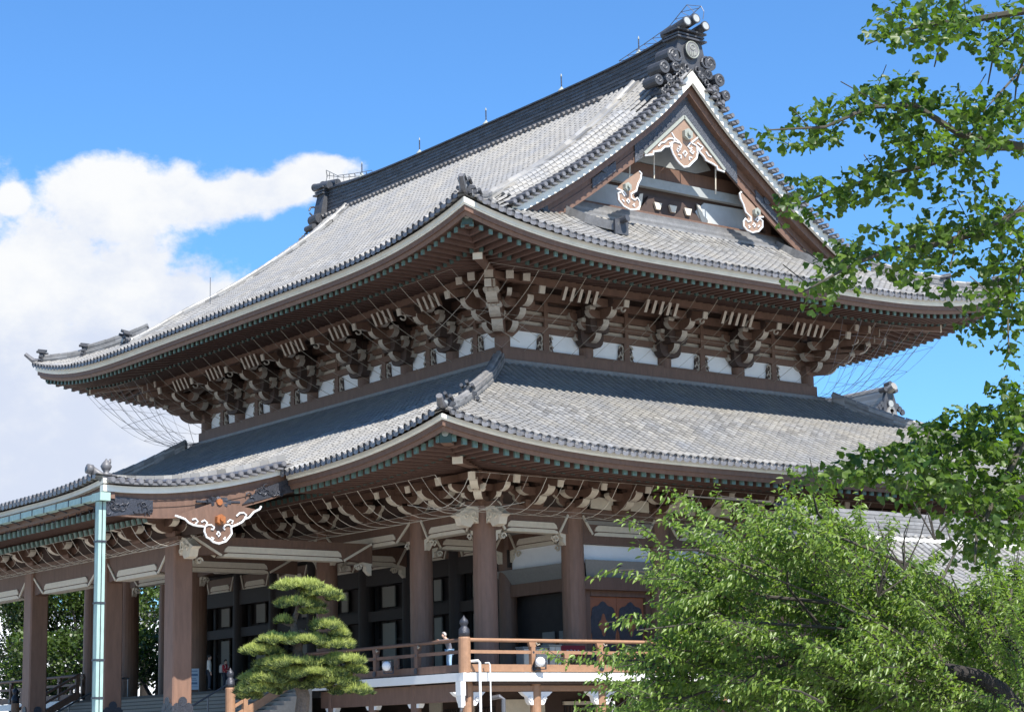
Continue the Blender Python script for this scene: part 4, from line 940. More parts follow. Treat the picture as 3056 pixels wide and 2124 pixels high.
# rainbow beams between columns with pale painted mouldings, knees and scroll noses
def bay_beam(fn, u0, u1, o=0.0, r=.5, zt=11.3, zb=10.45, nose=True, nm='rainbow_tie_beam', thick=.24):
    d = MB(); n = 10; a, c = u0+r*.7, u1-r*.7; w = c-a
    pr = [(a, zt)]+[(c, zt)]+[(c, zb-.12)]+[(c-w*.13, zb)]+[(a+w*.13, zb)]+[(a, zb-.12)]
    d.prism(pr, lambda p, q, c_: fn(p, o+c_, q), -thick, thick); bo = d.build(nm, M['brown'], hall)
    d = MB(); p0, p1 = a+w*.19, c-w*.19
    for z0, z1, ex in ((zb-.10, zb+.06, 0), (zb+.10, zb+.36, .06)):
        pr = [(p0-.16+ex, z0), (p1+.16-ex, z0), (p1+.10-ex, z0+(z1-z0)*.6), (p1-.1, z1), (p0+.1, z1), (p0-.10+ex, z0+(z1-z0)*.6)]
        d.prism(pr, lambda p, q, c_: fn(p, o+c_, q), -thick-.05, thick+.05)
    for q0, q1 in (((p0-.22, zb-.05), (a+.06, zb+.75)), ((p1+.22, zb-.05), (c-.06, zb+.75))):
        for sg in (-1, 1): 
            A = Vector(fn(q0[0], o+sg*(thick+.03), q0[1])); B = Vector(fn(q1[0], o+sg*(thick+.03), q1[1])); d.bar(A, B, .10, .06, 0, up=Vector(fn(0,1,0))-Vector(fn(0,0,0)))
    d.build('painted_moulding', M['cream'], bo)
    if nose:
        for uu, sg in ((a-.02, 1), (c+.02, -1)):
            d = MB()
            pts = [(uu, zb-.06), (uu+sg*.5, zb-.02), (uu+sg*.42, zb-.2), (uu+sg*.28, zb-.24), (uu+sg*.3, zb-.42), (uu+sg*.1, zb-.62), (uu, zb-.66)]
            d.prism(pts, lambda p, q, c_: fn(p, o+c_, q), -.14, .14)
            for s2 in (-1, 1): d.tube([fn(uu+sg*(.62-.0+.16*math.cos(t)*(1-.1*t)), o+s2*.08, zb-.30+.16*math.sin(t)*(1-.1*t)) for t in np.linspace(0, 6.5, 10)], .04, 5)
            d.build('scroll_nose', M['cream'], bo)
fF = lambda u, o, z: (u, -V-o, z); fS = lambda u, o, z: (V+o, u, z)
for a, c in ((-V-0, 0),): pass
bay_beam(fF, 0, V); bay_beam(fF, -7.87, 0); bay_beam(fF, -20.75, -7.87); bay_beam(fF, -Lx, -20.75)
bay_beam(fS, -V, 0); 
for a in (0, 5, 10, 15): bay_beam(fS, a, a+5, 0, nose=False)
fT = lambda x0: (lambda u, o, z: (x0+o, u, z))
for x0 in (0, -7.87): bay_beam(fT(x0), -V, 0, zt=10.9, zb=10.1, thick=.2)
fI = lambda u, o, z: (u, -.0-o, z)
for a, c in ((0,V),(-3.94,0),(-7.87,-3.94),(-11.81,-7.87),(-16.81,-11.81),(-20.75,-16.81),(-24.68,-20.75),(-Lx,-24.68)): bay_beam(fI, a, c, zt=10.9, zb=10.15, thick=.18)
# lower bracket sets (under the lower eave)
def lbr(small=False):
    m = MB(); blk(m, 0, 0, 11.38, 1.0, .34)
    zs = [11.90, 12.22]; xs = [.65, 1.25]
    for k in range(2):
        arm(m, (-.2, 0), (xs[k]+.45, 0), zs[k]+.03, .42, .40, .5)
        for sg in (-1, 1): arm(m, (0, 0), (0, sg*(.85+.25*k)), zs[k], .36, .38, .46)
        if k:
            for sg in (-1, 1): arm(m, (xs[0], 0), (xs[0], sg*1.0), zs[k], .34, .36, .46)
            for yy in (-.7, 0, .7): blk(m, xs[0], yy, zs[k], .32, .16)
        blk(m, xs[k], 0, zs[k], .34, .16)
    m.bar((0,0,12.7), (2.3,0,12.22), .26, .28, 0); m.bar((2.27,0,12.226), (2.34,0,12.21), .28, .30, 1)
    return m
lb = lbr().build('lower_bracket_set', [M['brown'], M['cream']], hall); fl = True
lpos = [((x, -V, 0), -math.pi/2) for x in (0, -3.94, -7.87, -11.81, -16.81, -20.75, -24.68, -Lx)]+[((V, y, 0), 0) for y in (0, 5, 10, 15, 20)]+[((V, y, 0), 0) for y in (-2.4, 2.5, 7.5)]+[((2.4,-V,0), -math.pi/2)]
for p, rz in lpos:
    mw = Matrix.Translation(Vector(p)) @ Matrix.Rotation(rz, 4, 'Z')
    if fl: lb.matrix_basis = mw; fl = False
    else: copyof(lb, hall, mw)
m = MB(); blk(m, V, -V, 11.36, 1.15, .36)
for k, (xx, z) in enumerate(((.7,11.9),(1.35,12.22))):
    for d in ((1,0),(0,-1)):
        arm(m, (V,-V), (V+d[0]*(xx+.4), -V+d[1]*(xx+.4)), z, .34, .26, .45); arm(m, (V,-V), (V-d[0]*.95, -V-d[1]*.95), z, .3, .26)
        if k:
            pd = (d[1], d[0])
            for sg in (-1, 1): arm(m, (V+d[0]*.7, -V+d[1]*.7), (V+d[0]*.7+sg*pd[0]*1.0, -V+d[1]*.7+sg*pd[1]*1.0), z, .28, .24)
    q_ = xx+.55; arm(m, (V,-V), (V+q_, -V-q_), z+.05, .42, .34, .5); blk(m, V+xx, -V-xx, z+.05, .44, .18)
for (dx, dy) in ((1,0),(0,-1),(1,-1)):
    n_ = 2.35 if dx*dy == 0 else 2.2; e_ = Vector((V+dx*n_, -V+dy*n_, 12.28)); v = Vector((dx, dy, -.2)).normalized()*.05
    m.bar((V,-V,12.75), e_, .28, .30, 0); m.bar(e_-v, e_+v, .3, .34, 1)
for a in (-.25, 0, .25): m.tube([(V+1.25+a*.7, -V-1.25+a*.7, 11.9), (V+1.45+a*.7, -V-1.45+a*.7, 11.95)], .13, 8, 1)
m.build('corner_bracket_set', [M['brown'], M['cream']], hall)
# beast-head noses on the corner column and porch pillars
def beast(p, d):
    p = Vector(p); d = Vector(d); s = Vector((-d.y, d.x, 0)); m = MB()
    pr = [(0,.42),(.3,.5),(.62,.42),(.95,.2),(1.25,.05),(1.0,-.05),(.9,-.35),(.45,-.42),(.28,-.2),(0,-.25)]
    m.prism(pr, lambda a, b, c: tuple(p+d*a+s*c+Vector((0,0,b))), -.2, .2)
    for sg in (-1, 1):
        for (u, z, r) in ((.35,.12,.22),(.72,.02,.13),(.2,-.1,.12)):
            m.tube([tuple(p+d*(u+r*math.cos(t)*(1-.1*t))+s*sg*.22+Vector((0,0,z+r*math.sin(t)*(1-.1*t)))) for t in np.linspace(0, 6.4, 12)], .05, 5)
    m.tube([tuple(p+d*(.1+.5*math.cos(t)+.3)+Vector((0,0,.25+.42*math.sin(t)))) for t in np.linspace(.5, 2.8, 8)], .035, 5)
    m.build('beast_head_nose', M['cream'], hall)
beast((V+.4, -V, 10.85), (1,0,0)); beast((V, -V-.4, 10.85), (0,-1,0))
# wall-plate over the lower columns, soffit wall
for f, u0, u1 in ((fF, -Lx-V-1, V+1), (fS, -V-1, 26)):
    d = MB(); p, q = f(u0, -.28, 11.3), f(u1, .28, 11.5); d.box(tuple(min(p[i], q[i]) for i in range(3)), tuple(max(p[i], q[i]) for i in range(3))); d.build('wall_plate', M['brown'], hall)
    d = MB(); p, q = f(u0, -.12, 11.5), f(u1, .02, 13.3); d.box(tuple(min(p[i], q[i]) for i in range(3)), tuple(max(p[i], q[i]) for i in range(3))); d.build('bracket_zone_wall', M['browndk'], hall)
    d = MB(); p, q = f(u0-.5, 1.15, 12.38), f(u1+.5, 1.4, 12.66); d.box(tuple(min(p[i], q[i]) for i in range(3)), tuple(max(p[i], q[i]) for i in range(3))); d.build('lower_purlin', M['brown'], hall)
d = MB(); d.box((-Lx-V, -V+.3, 11.15), (V-.3, .5, 11.3)); d.build('veranda_ceiling', M['browndk'], hall)
d = MB(); d.box((-Lx-V, .8, FZ), (-Lx-V+.3, Wy+V, 12)); d.box((-Lx-V, Wy+V-.3, FZ), (V-.3, Wy+V, 12)); d.build('rear_walls', M['browndk'], hall)
# cream panels in the side bracket zone
for y0 in (.8, 2.9, 5.8, 7.9, 10.8, 12.9):
    d = MB(); pts = [(y0,11.55),(y0+1.3,11.5),(y0+1.3,12.0),(y0+.1,12.08)]; d.prism(pts, lambda a, b, c: (V+.3+c, a, b), 0, .06); d.build('bracket_zone_panel', M['cream'], hall)

# ------------------------------------------------------------------ bird netting cords
def net(nm, fo, cols_u, top, foot, sag, nk=3, r=.022, mt='wire'):
    m = MB(); n = 10
    def P_(u, t):
        a = Vector(fo(u, top[0], top[1])); b = Vector(fo(u, foot[0], foot[1])); p = a.lerp(b, t); p.z -= sag*1.35*math.sin(math.pi*t**.8)*(1-.35*t); return p
    for i, u in enumerate(cols_u): m.tube([P_(u, k/n) for k in range(n+1)], r if i % 2 == 0 else r*.6, 4, cap=False)
    for t in [k/nk for k in range(0, nk)]:
        m.tube([P_(cols_u[0]+(cols_u[-1]-cols_u[0])*k/40, t) for k in range(41)], r*.4, 4, cap=False)
    return m.build(nm, M[mt], hall)
net('bird_net', lambda u, o, z: (u, -V-o, z), np.arange(.6, V+4.2, .95), (4.9, 12.0), (.45, 11.15), .75, r=.013, mt='rib')
net('bird_net', lambda u, o, z: (u, -V-o, z), np.arange(-7.9, .6, .95), (4.9, 12.0), (.45, 11.15), .75, r=.013, mt='rib')
net('bird_net', lambda u, o, z: (V+o, u, z), np.arange(-V-4.2, 16, .95), (4.9, 12.0), (.45, 11.15), .75, r=.013, mt='rib')
net('bird_net', lambda u, o, z: (u, -15.2-o, z), np.arange(-24, .3, .95), (3.0, 10.5), (.3, 10.15), .6, r=.013, mt='rib')
net('bird_net', lambda u, o, z: (u, -o, z), np.arange(-Lx-4.5, 4.6, 1.35), (5.2, 21.95), (.5, 19.4), .25, 2, .013, 'wire')
net('bird_net', lambda u, o, z: (o, u, z), np.arange(-4.5, Wy+4.6, 1.35), (5.2, 21.95), (.5, 19.4), .25, 2, .013, 'wire')
for (x, y, sx, sy) in ((-Lx, 0, -1, -1), (0, Wy, 1, 1)):   # loose net at the far corners
    m = MB(); rad = []
    for k in range(13):
        th = math.radians(-25+k*11.5); dx, dy = math.cos(th), math.sin(th)
        e_ = 5.25 if k else 5.0; sc = e_/max(abs(dx), abs(dy)); pts = []
        for j in range(11):
            t = j/10; p = Vector((x+sx*dx*(sc*(1-t)+.4*t), y+sy*dy*(sc*(1-t)+.4*t), 22.0*(1-t)+18.9*t-1.25*math.sin(math.pi*t)**.9)); pts.append(p)
        rad.append(pts); m.tube(pts, .014 if k % 2 else .008, 4, cap=False)
    for j in (1, 3, 5, 7, 9): m.tube([r_[j] for r_ in rad], .008, 4, cap=False)
    m.build('bird_net', M['wireb'], hall)
# lightning conductor wands
for p in ((-26.2, -1.2, 26.2), (9.0, 29.5, 14.2)):
    m = MB(); m.tube([p, (p[0], p[1], p[2]+1.9)], .022, 5); m.build('lightning_wand', M['steel'], hall)

# ------------------------------------------------------------------ veranda, rails, undercroft
BX = 9.05
v = MB(); v.box((-Lx-BX, -BX+.1, FZ-.12), (BX-.1, Wy+BX, FZ-.02)); v.build('veranda_floor', M['woodstep'], hall)
def lbox(nm, mt, segs):
    q = MB()
    for a, b in segs: q.box(a, b)
    return q.build(nm, M[mt], hall)
lbox('white_floor_edge', 'slabwhite', [((-2.2,-BX,FZ-.33),(BX,-BX+.25,FZ))]); lbox('white_floor_edge', 'slabwhite', [((BX-.25,-BX+.25,FZ-.33),(BX,Wy+BX,FZ))])
lbox('white_floor_edge', 'slabwhite', [((-Lx-BX,-BX,FZ-.33),(-Lx+2.2,-BX+.25,FZ))])
lbox('undercroft_beam', 'brown', [((-2.2,-8.6,3.15),(8.6,-8.3,3.85))]); lbox('undercroft_beam', 'brownlt', [((8.25,-8.3,3.52),(8.5,Wy+8,3.74))]); lbox('undercroft_soffit', 'browndk', [((-2.2,-8.3,3.80),(BX-.25,Wy+8,3.88))])
uc = [(x, -8.42) for x in (4.84, 1.7, -1.5)]+[(8.42, y) for y in (-8.42,-5.07,-1.7,1.7,5.1,8.5,11.9,15.3)]
for x, y in uc:
    q = MB(); q.lathe((x, y, 0), [(.22,0),(.22,3.9)], 16); q.build('undercroft_post', M['brownlt'] if x > 8 else M['brown'], hall)
    for sg in (-1, 1):
        q = MB(); fn = (lambda a, b, c: (x+sg*a, y+c, b)) if y < -8.4 and x < 8 else (lambda a, b, c: (x+c, y+sg*a, b))
        q.prism([(.2,3.5),(.78,3.5),(.62,3.36),(.48,3.3),(.42,3.1),(.32,2.98),(.2,2.98)], fn, -.12, .12)
        q.tube([fn(.36+.1*math.cos(t)*(1-.1*t), 3.22+.1*math.sin(t)*(1-.1*t), .14) for t in np.linspace(0, 6, 9)], .03, 5); q.build('scroll_bracket', M['pwhite'], hall)
q = MB(); q.box((-Lx-4,-4.2,0),(4.4,-3.9,3.8)); q.box((4.4,-4.2,0),(4.6,Wy+5,3.8)); q.build('undercroft_wall', M['browndk'], hall)
for a in (-.2, 2.2): lbox('undercroft_panel', 'cream', [((a,-4.3,0),(a+.9,-4.21,3.3))])
for y0 in (-3.9,): lbox('undercroft_panel', 'cream', [((4.61,y0,0),(4.7,y0+2.2,3.3))])
for y0 in (-.6, 3.0, 6.6, 10.2):
    q = MB(); q.box((4.61,y0,0),(4.66,y0+2.3,3.05),0)
    for k in range(12): q.box((4.66,y0+.1+.19*k,.2),(4.72,y0+.17+.19*k,3.0),1)
    q.box((4.66,y0-.1,3.05),(4.76,y0+2.4,3.2),2); q.box((4.66,y0+2.3,0),(4.74,y0+2.45,3.05),2); q.build('slatted_window', [M['dark'], M['browndk'], M['cream']], hall)
for a in (.9, 3.4):
    q = MB(); q.box((a,-4.28,0),(a+1.1,-4.2,3.0),0)
    for k in range(6): q.box((a+.08+.18*k,-4.34,.2),(a+.15+.18*k,-4.28,2.95),1)
    q.build('slatted_window', [M['dark'], M['browndk']], hall)
def giboshi(x, y, z, r=.2, zt=1.38, base=None):
    q = MB(); b0 = FZ if base is None else base
    q.lathe((x, y, b0), [(r*1.06,0),(r*1.06,zt-.06),(r*.98,zt)], 16, 0); o = q.build('newel_post', M['brownlt'], hall)
    q = MB(); q.lathe((x, y, b0+zt), [(r*.94,0),(r*.94,.12),(r*1.0,.14),(r*.94,.17),(r*.92,.30),(r*.60,.38),(r*.52,.42),(r*.60,.46),(r*.78,.54),(r*.72,.64),(r*.4,.72),(r*.12,.80),(0.01,.84)], 16, 0)
    q.build('onion_cap', M['bronze'], o, smooth=True); return o
giboshi(BX-.22, -BX+.22, FZ, .23)
def rail(axis, c, a0, a1, posts, mt):
    """balustrade running along one axis at coordinate c"""
    P3 = (lambda a, o, z: (a, c+o, z)) if axis == 'x' else (lambda a, o, z: (c-o, a, z))
    def rb(nm, s0, s1, o0, o1, z0, z1, m_=mt, pr=None):
        q = MB(); p, r_ = P3(s0, o0, z0), P3(s1, o1, z1); q.box(tuple(min(p[i], r_[i]) for i in range(3)), tuple(max(p[i], r_[i]) for i in range(3))); return q.build(nm, M[m_], hall)
    q = MB(); q.tube([P3(a0, 0, 5.5), P3(a1, 0, 5.5)], .075, 10); q.build('top_rail', M[mt], hall)
    rb('middle_rail', a0, a1, -.05, .05, 4.98, 5.11); rb('bottom_rail', a0, a1, -.07, .07, FZ+.04, 4.56)
    for p in posts:
        rb('rail_post', p-.10, p+.10, -.095, .095, FZ, 5.27); 
        q = MB(); q.prism([(-.15,5.26),(.15,5.26),(.2,5.44),(-.2,5.44)], lambda a, b, c_: P3(p+a, c_, b), -.07, .07); q.build('rail_cradle', M[mt], hall)
        q = MB(); 
        for sg in (-1, 1): q.tube([P3(p+.14, -.09, 5.42), P3(p+.2, -.11, 5.32), P3(p+.3, -.12, 5.36)], .03, 5)
        q.build('white_hook', M['cream'], hall)
        q = MB(); q.tube([P3(p, -.10, 4.42), P3(p, -.125, 4.42)], .12, 10); q.tube([P3(p, -.08, 5.04), P3(p, -.10, 5.04)], .05, 8); q.build('rail_boss', M['bronze'], hall)
    for a, b in zip(posts[:-1], posts[1:]): rb('rail_strut', (a+b)/2-.13, (a+b)/2+.13, -.05, .05, 4.56, 4.98)
rail('y', BX-.22, -BX+.22, Wy+BX, [-5.5,-2.0,1.5,5.0,8.5,12,15.5,19], 'brownlt')  # sun-facing rail takes the sunlit copy, the front rail the plain brown
rail('x', -BX+.22, -3.0, BX-.22, [5.6, 2.55, -.5, -2.9], 'brown')
rail('x', -BX+.22, -Lx-BX, -Lx+3.0, [-Lx+2.9,-Lx,-Lx-3.5,-Lx-6.5], 'brown')
# white pipes, hopper and boxes at the corner
q = MB(); q.tube([(8.95,-8.62,4.66),(9.2,-8.45,4.68),(9.24,-8.4,4.6),(9.24,-8.4,0)], .055, 8); q.tube([(9.05,-8.0,4.6),(9.24,-7.95,4.6),(9.24,-7.9,4.5),(9.24,-7.9,0)], .03, 6); q.build('white_vent_pipe', M['slabwhite'], hall)
q = MB(); q.tube([(8.9,-7.6,3.25),(9.2,-7.45,3.3),(9.25,-7.3,3.2),(9.25,-7.3,0)], .09, 8); q.build('white_vent_pipe', M['steel'], hall)
q = MB(); q.box((8.86,-9.3,3.35),(9.2,-9.06,3.88)); q.add([(8.88,-9.28,3.35),(9.18,-9.28,3.35),(9.18,-9.08,3.35),(8.88,-9.08,3.35),(8.94,-9.24,2.9),(9.12,-9.24,2.9),(9.12,-9.1,2.9),(8.94,-9.1,2.9)], [(0,1,2,3),(7,6,5,4),(0,4,5,1),(1,5,6,2),(2,6,7,3),(3,7,4,0)]); q.build('rain_hopper', M['slabwhite'], hall)
q = MB(); q.tube([(9.03,-9.17,2.95),(9.03,-9.17,2.8),(8.82,-9.05,2.6),(8.82,-9.05,0)], .06, 8); q.build('grey_downspout', M['steel'], hall)
q = MB(); q.tube([(8.75,-1.3,3.1),(8.75,-1.3,1.2)], .07, 8); q.build('white_vent_pipe', M['slabwhite'], hall)
# ------------------------------------------------------------------ stairs and porch pillars
nst = 23; rise = FZ/nst
for k in range(nst):
    z1 = FZ-rise*(k+.0); y0 = -BX-.345*k
    if k == 0: continue
    q = MB(); q.box((-Lx+2.2, y0, 0), (-2.2, y0+.345, z1), 0)
    q.build('stair_step', M['stone'], hall)
    q = MB(); q.box((-Lx+3.2, y0-.04, z1+.002), (-3.2, y0+.30, z1+.04)); q.build('wooden_tread', M['woodstep'], hall)
def spillar(x, y):
    q = MB(); w = .45; ch = .06
    ring = [(-w+ch,-w),(w-ch,-w),(w,-w+ch),(w,w-ch),(w-ch,w),(-w+ch,w),(-w,w-ch),(-w,-w+ch)]
    q.prism(ring, lambda a, b, c: (x+a, y+b, c), .9, 10.25); o = q.build('porch_pillar', M['brownc'], hall)
    q = MB(); w2 = w+.035
    q.prism([(-w2,-w2),(w2,-w2),(w2,w2),(-w2,w2)], lambda a, b, c: (x+a, y+b, c), .9, 3.35)
    for (nx_, ny_) in ((1,0),(0,-1),(-1,0)):
        s_ = (-ny_, nx_)
        for a in (-.27, 0, .27):
            hh = 3.62 if a == 0 else 3.42; rr = .20 if a == 0 else .15
            c0 = (x+nx_*(w+.01)+s_[0]*a, y+ny_*(w+.01)+s_[1]*a, hh-.1); q.tube([c0, (c0[0]+nx_*.035, c0[1]+ny_*.035, c0[2])], rr, 12)
    q.build('bronze_shoe', M['bronze'], o); return o
PPX = [-3.65, -10.25, -18.35, -24.95]; YP = -14.75
for x in PPX: spillar(x, YP); beast((x, YP-.4, 10.35), (0,-1,0)) if False else None
beast((PPX[0]+.4, YP, 9.85), (1,0,0)); beast((PPX[-1]-.4, YP, 9.85), (-1,0,0))
fP = lambda u, o, z: (u, YP-o, z)
for a, c in zip(PPX[1:], PPX[:-1]): bay_beam(fP, a, c, zt=10.25, zb=9.05, nose=False, thick=.3)
for x in (PPX[0], PPX[1]): bay_beam(fT(x), YP, -V, zt=10.5, zb=9.75, thick=.26)
q = MB(); q.box((PPX[-1]-.6, YP-.36, 10.25), (PPX[0]+.6, YP+.36, 10.42)); q.build('porch_wall_plate', M['brown'], hall)
q = MB(); q.box((PPX[-1]-2, YP-.12, 10.42), (PPX[0]+2.6, YP+.12, 12.0)); q.build('porch_upper_wall', M['browndk'], hall)
def pbr():
    m = MB(); blk(m, 0, 0, 10.40, .85, .24); Z = 10.92
    for sg in (-1, 1): arm(m, (0,0), (0, sg*.95), Z, .32, .34, .42); arm(m, (.6,0), (.6, sg*.9), Z+.2, .30, .32, .4)
    arm(m, (-.3,0), (1.2,0), Z+.03, .38, .36, .5); arm(m, (-.3,0), (1.8,0), Z+.32, .32, .34, .5)
    for yy in (-.7, 0, .7): blk(m, 0, yy, Z, .3, .15)
    return m
pb = pbr().build('porch_bracket_set', [M['brown'], M['cream']], hall); f1 = True
for x in (-3.65,-6.9,-10.25,-14.3,-18.35,-21.6,-24.95):
    mw = Matrix.Translation((x, YP, 0)) @ Matrix.Rotation(-math.pi/2, 4, 'Z')
    if f1: pb.matrix_basis = mw; f1 = False
    else: copyof(pb, hall, mw)
# stair balustrades
def stair_rail(x, mt='brownlt'):
    y0, y1 = -BX+.2, -12.6; zb = lambda y: FZ-max(0, (-BX-y))*rise/.345
    giboshi(x, y1, 0, .20, 1.74, base=zb(y1))
    for off, w, h, nm in ((1.32,.13,.13,'stair_top_rail'),(.85,.10,.12,'stair_middle_rail'),(.32,.14,.34,'stair_bottom_rail')):
        q = MB(); pass
        q.bar((x, -9.05, FZ+off), (x, y1+.1, zb(y1+.1)+off), w, h)
        q.build(nm, M[mt], hall)
    for y in (-9.2, -11.9):
        q = MB(); q.box((x-.1, y-.1, zb(y)-.05), (x+.1, y+.1, zb(y)+1.25)); q.build('rail_post', M[mt], hall)
stair_rail(-3.0); stair_rail(-Lx+3.0, 'brown')
for x in (-7.0, -21.5):
    q = MB(); zb = lambda y: FZ-max(0, (-BX-y))*rise/.345
    q.tube([(x,-8.2,FZ+.95),(x,-9.0,FZ+.95),(x,-16,zb(-16)+.9)], .045, 8)
    for y in (-8.3,-9.1,-11.5,-14): q.tube([(x,y,zb(y)),(x,y,zb(y)+.93)], .035, 6)
    q.build('steel_handrail', M['steel'], hall)

# ================================================================== PEOPLE
def skin_mesh(nm, verts, edges, radii, material, parent, root=0, sub=1):
    me = bpy.data.meshes.new(nm); me.from_pydata([tuple(v) for v in verts], edges, []); me.materials.append(material)
    o = bpy.data.objects.new(nm, me); link(o, parent)
    md = o.modifiers.new('skin', 'SKIN'); md.use_smooth_shade = True
    for i, r in enumerate(radii):
        r = r if isinstance(r, tuple) else (r, r); me.skin_vertices[0].data[i].radius = r
        me.skin_vertices[0].data[i].use_root = (i == root)
    if sub: s = o.modifiers.new('sub', 'SUBSURF'); s.levels = sub; s.render_levels = sub
    return o
def person(label, pos, yaw, h, jacket, trousers, haircol, pose, group=None, backpack=None, hood=False):
    root = thing('person', pos, label, 'person', group); k = h/1.72
    cy_, sy_ = math.cos(yaw), math.sin(yaw)
    def T(p): return (pos[0]+k*(p[0]*cy_-p[1]*sy_), pos[1]+k*(p[0]*sy_+p[1]*cy_), pos[2]+k*p[2])   # +x = facing
    J = dict(pel=(0,0,.93), sp=(.01,0,1.12), ch=(.0,0,1.32), nk=(.0,0,1.45), hd=(.02,0,1.55), ht=(.03,0,1.66),
             sL=(0,.17,1.38), eL=(-.02,.23,1.12), wL=(.05,.24,.88), sR=(0,-.17,1.38), eR=(-.02,-.23,1.12), wR=(.05,-.24,.88),
             hL=(0,.09,.90), kL=(.03,.10,.50), aL=(0,.10,.09), tL=(.14,.11,.04), hR=(0,-.09,.90), kR=(.03,-.10,.50), aR=(0,-.10,.09), tR=(.14,-.11,.04))
    J.update(pose)
    vs = []; es = []; rs = []; ix = {}
    def V_(n, r, frm=None, p=None):
        vs.append(T(p or J[n])); rs.append(tuple(k*a for a in r) if isinstance(r, tuple) else r*k); ix[n] = len(vs)-1
        if frm is not None: es.append((ix[frm], ix[n]))
    V_('pel', (.13,.10)); V_('sp', (.12,.09), 'pel'); V_('ch', (.14,.10), 'sp'); V_('nk', .055, 'ch'); V_('hd', (.085,.095), 'nk'); V_('ht', (.07,.08), 'hd')
    hdp = J['hd']; V_('nose', .018, 'hd', (hdp[0]+.105, hdp[1], hdp[2]+.0))
    for s in 'LR':
        V_('s'+s, .06, 'ch'); V_('e'+s, .042, 's'+s); V_('w'+s, .03, 'e'+s)
        w = Vector(J['w'+s]); d = (w-Vector(J['e'+s])).normalized(); sd_ = Vector((1,0,0)) if abs(d.x) < .7 else Vector((0,1,0)); sd_ = (sd_-d*sd_.dot(d)).normalized()
        pm = w+d*.05; V_('p'+s, (.035,.018), 'w'+s, tuple(pm))
        for fi, ln in enumerate((.075,.085,.08,.062)):
            a = pm+sd_*(.027-.018*fi)+d*.02; n_ = 'f%s%d' % (s, fi); V_(n_, .009, 'p'+s, tuple(a+d*ln*.5)); V_(n_+'b', .008, n_, tuple(a+d*ln+Vector((0,0,-.012))))
        V_('t'+s+'h', .010, 'p'+s, tuple(w+d*.05+sd_*.055))
        V_('h'+s, .085, 'pel'); V_('k'+s, .058, 'h'+s); V_('a'+s, .04, 'k'+s); V_('t'+s, .04, 'a'+s)
    body = skin_mesh('body', vs, es, rs, M['skin'], root)
    def cloth(nm, names, conn, radii, m_):
        vv = [T(J[n]) for n in names]; return skin_mesh(nm, vv, conn, [tuple(k*a for a in r) if isinstance(r, tuple) else r*k for r in radii], m_, root)
    cloth('jacket', ['sp','pel','ch','sL','eL','wL','sR','eR','wR','nk'], [(0,1),(0,2),(2,3),(3,4),(4,5),(2,6),(6,7),(7,8),(2,9)], [(.15,.115),(.16,.13),(.165,.125),.08,.06,.045,.08,.06,.045,.075], jacket)
    cloth('trousers', ['pel','hL','kL','aL','hR','kR','aR'], [(0,1),(1,2),(2,3),(0,4),(4,5),(5,6)], [(.145,.115),.1,.075,.065,.1,.075,.065], trousers)
    hp = Vector(J['hd']); q = MB(); n = 12
    for i in range(6):
        for j in range(n):
            a, b = i/5*1.75, 2*math.pi*j/n
            fr = 1.0 if math.cos(b) < .3 else (.55 if a > .9 else 1.0)
            aa = a*fr; q.v.append(T((hp.x+.02-.015+.108*math.sin(aa)*math.cos(b), hp.y+.098*math.sin(aa)*math.sin(b), hp.z+.045+.125*math.cos(aa))))
    for i in range(5):
        for j in range(n): q.f.append((i*n+j, i*n+(j+1) % n, (i+1)*n+(j+1) % n, (i+1)*n+j)); q.m.append(0); q.t.append(.5)
    q.build('hair', haircol, root, smooth=True)
    q = MB()
    for sg in (-1, 1): 
        e_ = T((hp.x+.105, hp.y+sg*.033, hp.z+.035)); q.lathe(e_, [(.002,-.008*k),(.009*k,0),(.002,.008*k)], 6)
    e1, e2 = T((hp.x+.1, hp.y-.025, hp.z-.055)), T((hp.x+.1, hp.y+.025, hp.z-.055)); q.tube([e1, e2], .006*k, 5); q.build('face_features', M['dark'], root)
    for s in 'LR':
        q = MB(); a, t = Vector(T(J['a'+s])), Vector(T(J['t'+s])); q.tube([a-(t-a)*.35-Vector((0,0,.03*k)), (a+t)/2-Vector((0,0,.02*k)), t+(t-a)*.25-Vector((0,0,.01*k))], [.05*k,.052*k,.04*k], 8); q.build('shoe', M['dark'], root)
    if backpack:
        q = MB(); c = (-.2,0,1.22); b_ = [(-.10,-.15,-.22),(.06,.15,.20)]
        ring = [(-.15,-.22),(.15,-.22),(.15,.12),(.08,.22),(-.08,.22),(-.15,.12)]
        q.prism(ring, lambda a, b, d: T((c[0]+d, a, c[2]+b)), -.10, .08); q.prism([(-.1,-.18),(.1,-.18),(.1,0),(-.1,0)], lambda a, b, d: T((c[0]-.1+d, a, c[2]+b)), -.05, 0)
        for sg in (-1, 1): q.tube([T((-.1,sg*.1,1.4)), T((.06,sg*.12,1.42)), T((.13,sg*.12,1.3)), T((.0,sg*.14,1.08))], .018*k, 5)
        q.build('backpack', backpack, root)
    return root
M['cwhite'] = mat('offwhite_jacket', (.62,.60,.54), .8); M['cnavy'] = mat('dark_trousers', (.03,.035,.05), .8); M['cred'] = mat('red_jacket', (.36,.02,.03), .7)
M['cgrey'] = mat('grey_sweater', (.16,.16,.19), .85); M['jean'] = mat('pale_blue_jeans', (.30,.44,.60), .8, var=.3, scale=6); M['hairdk'] = mat('dark_hair', (.02,.016,.014), .6); M['hairgr'] = mat('grey_hair', (.42,.38,.36), .7)
person('person in an off-white jacket and dark trousers standing at the top of the stairs', (-12.3, -8.6, FZ), math.radians(65), 1.72, M['cwhite'], M['cnavy'], M['hairdk'], {})
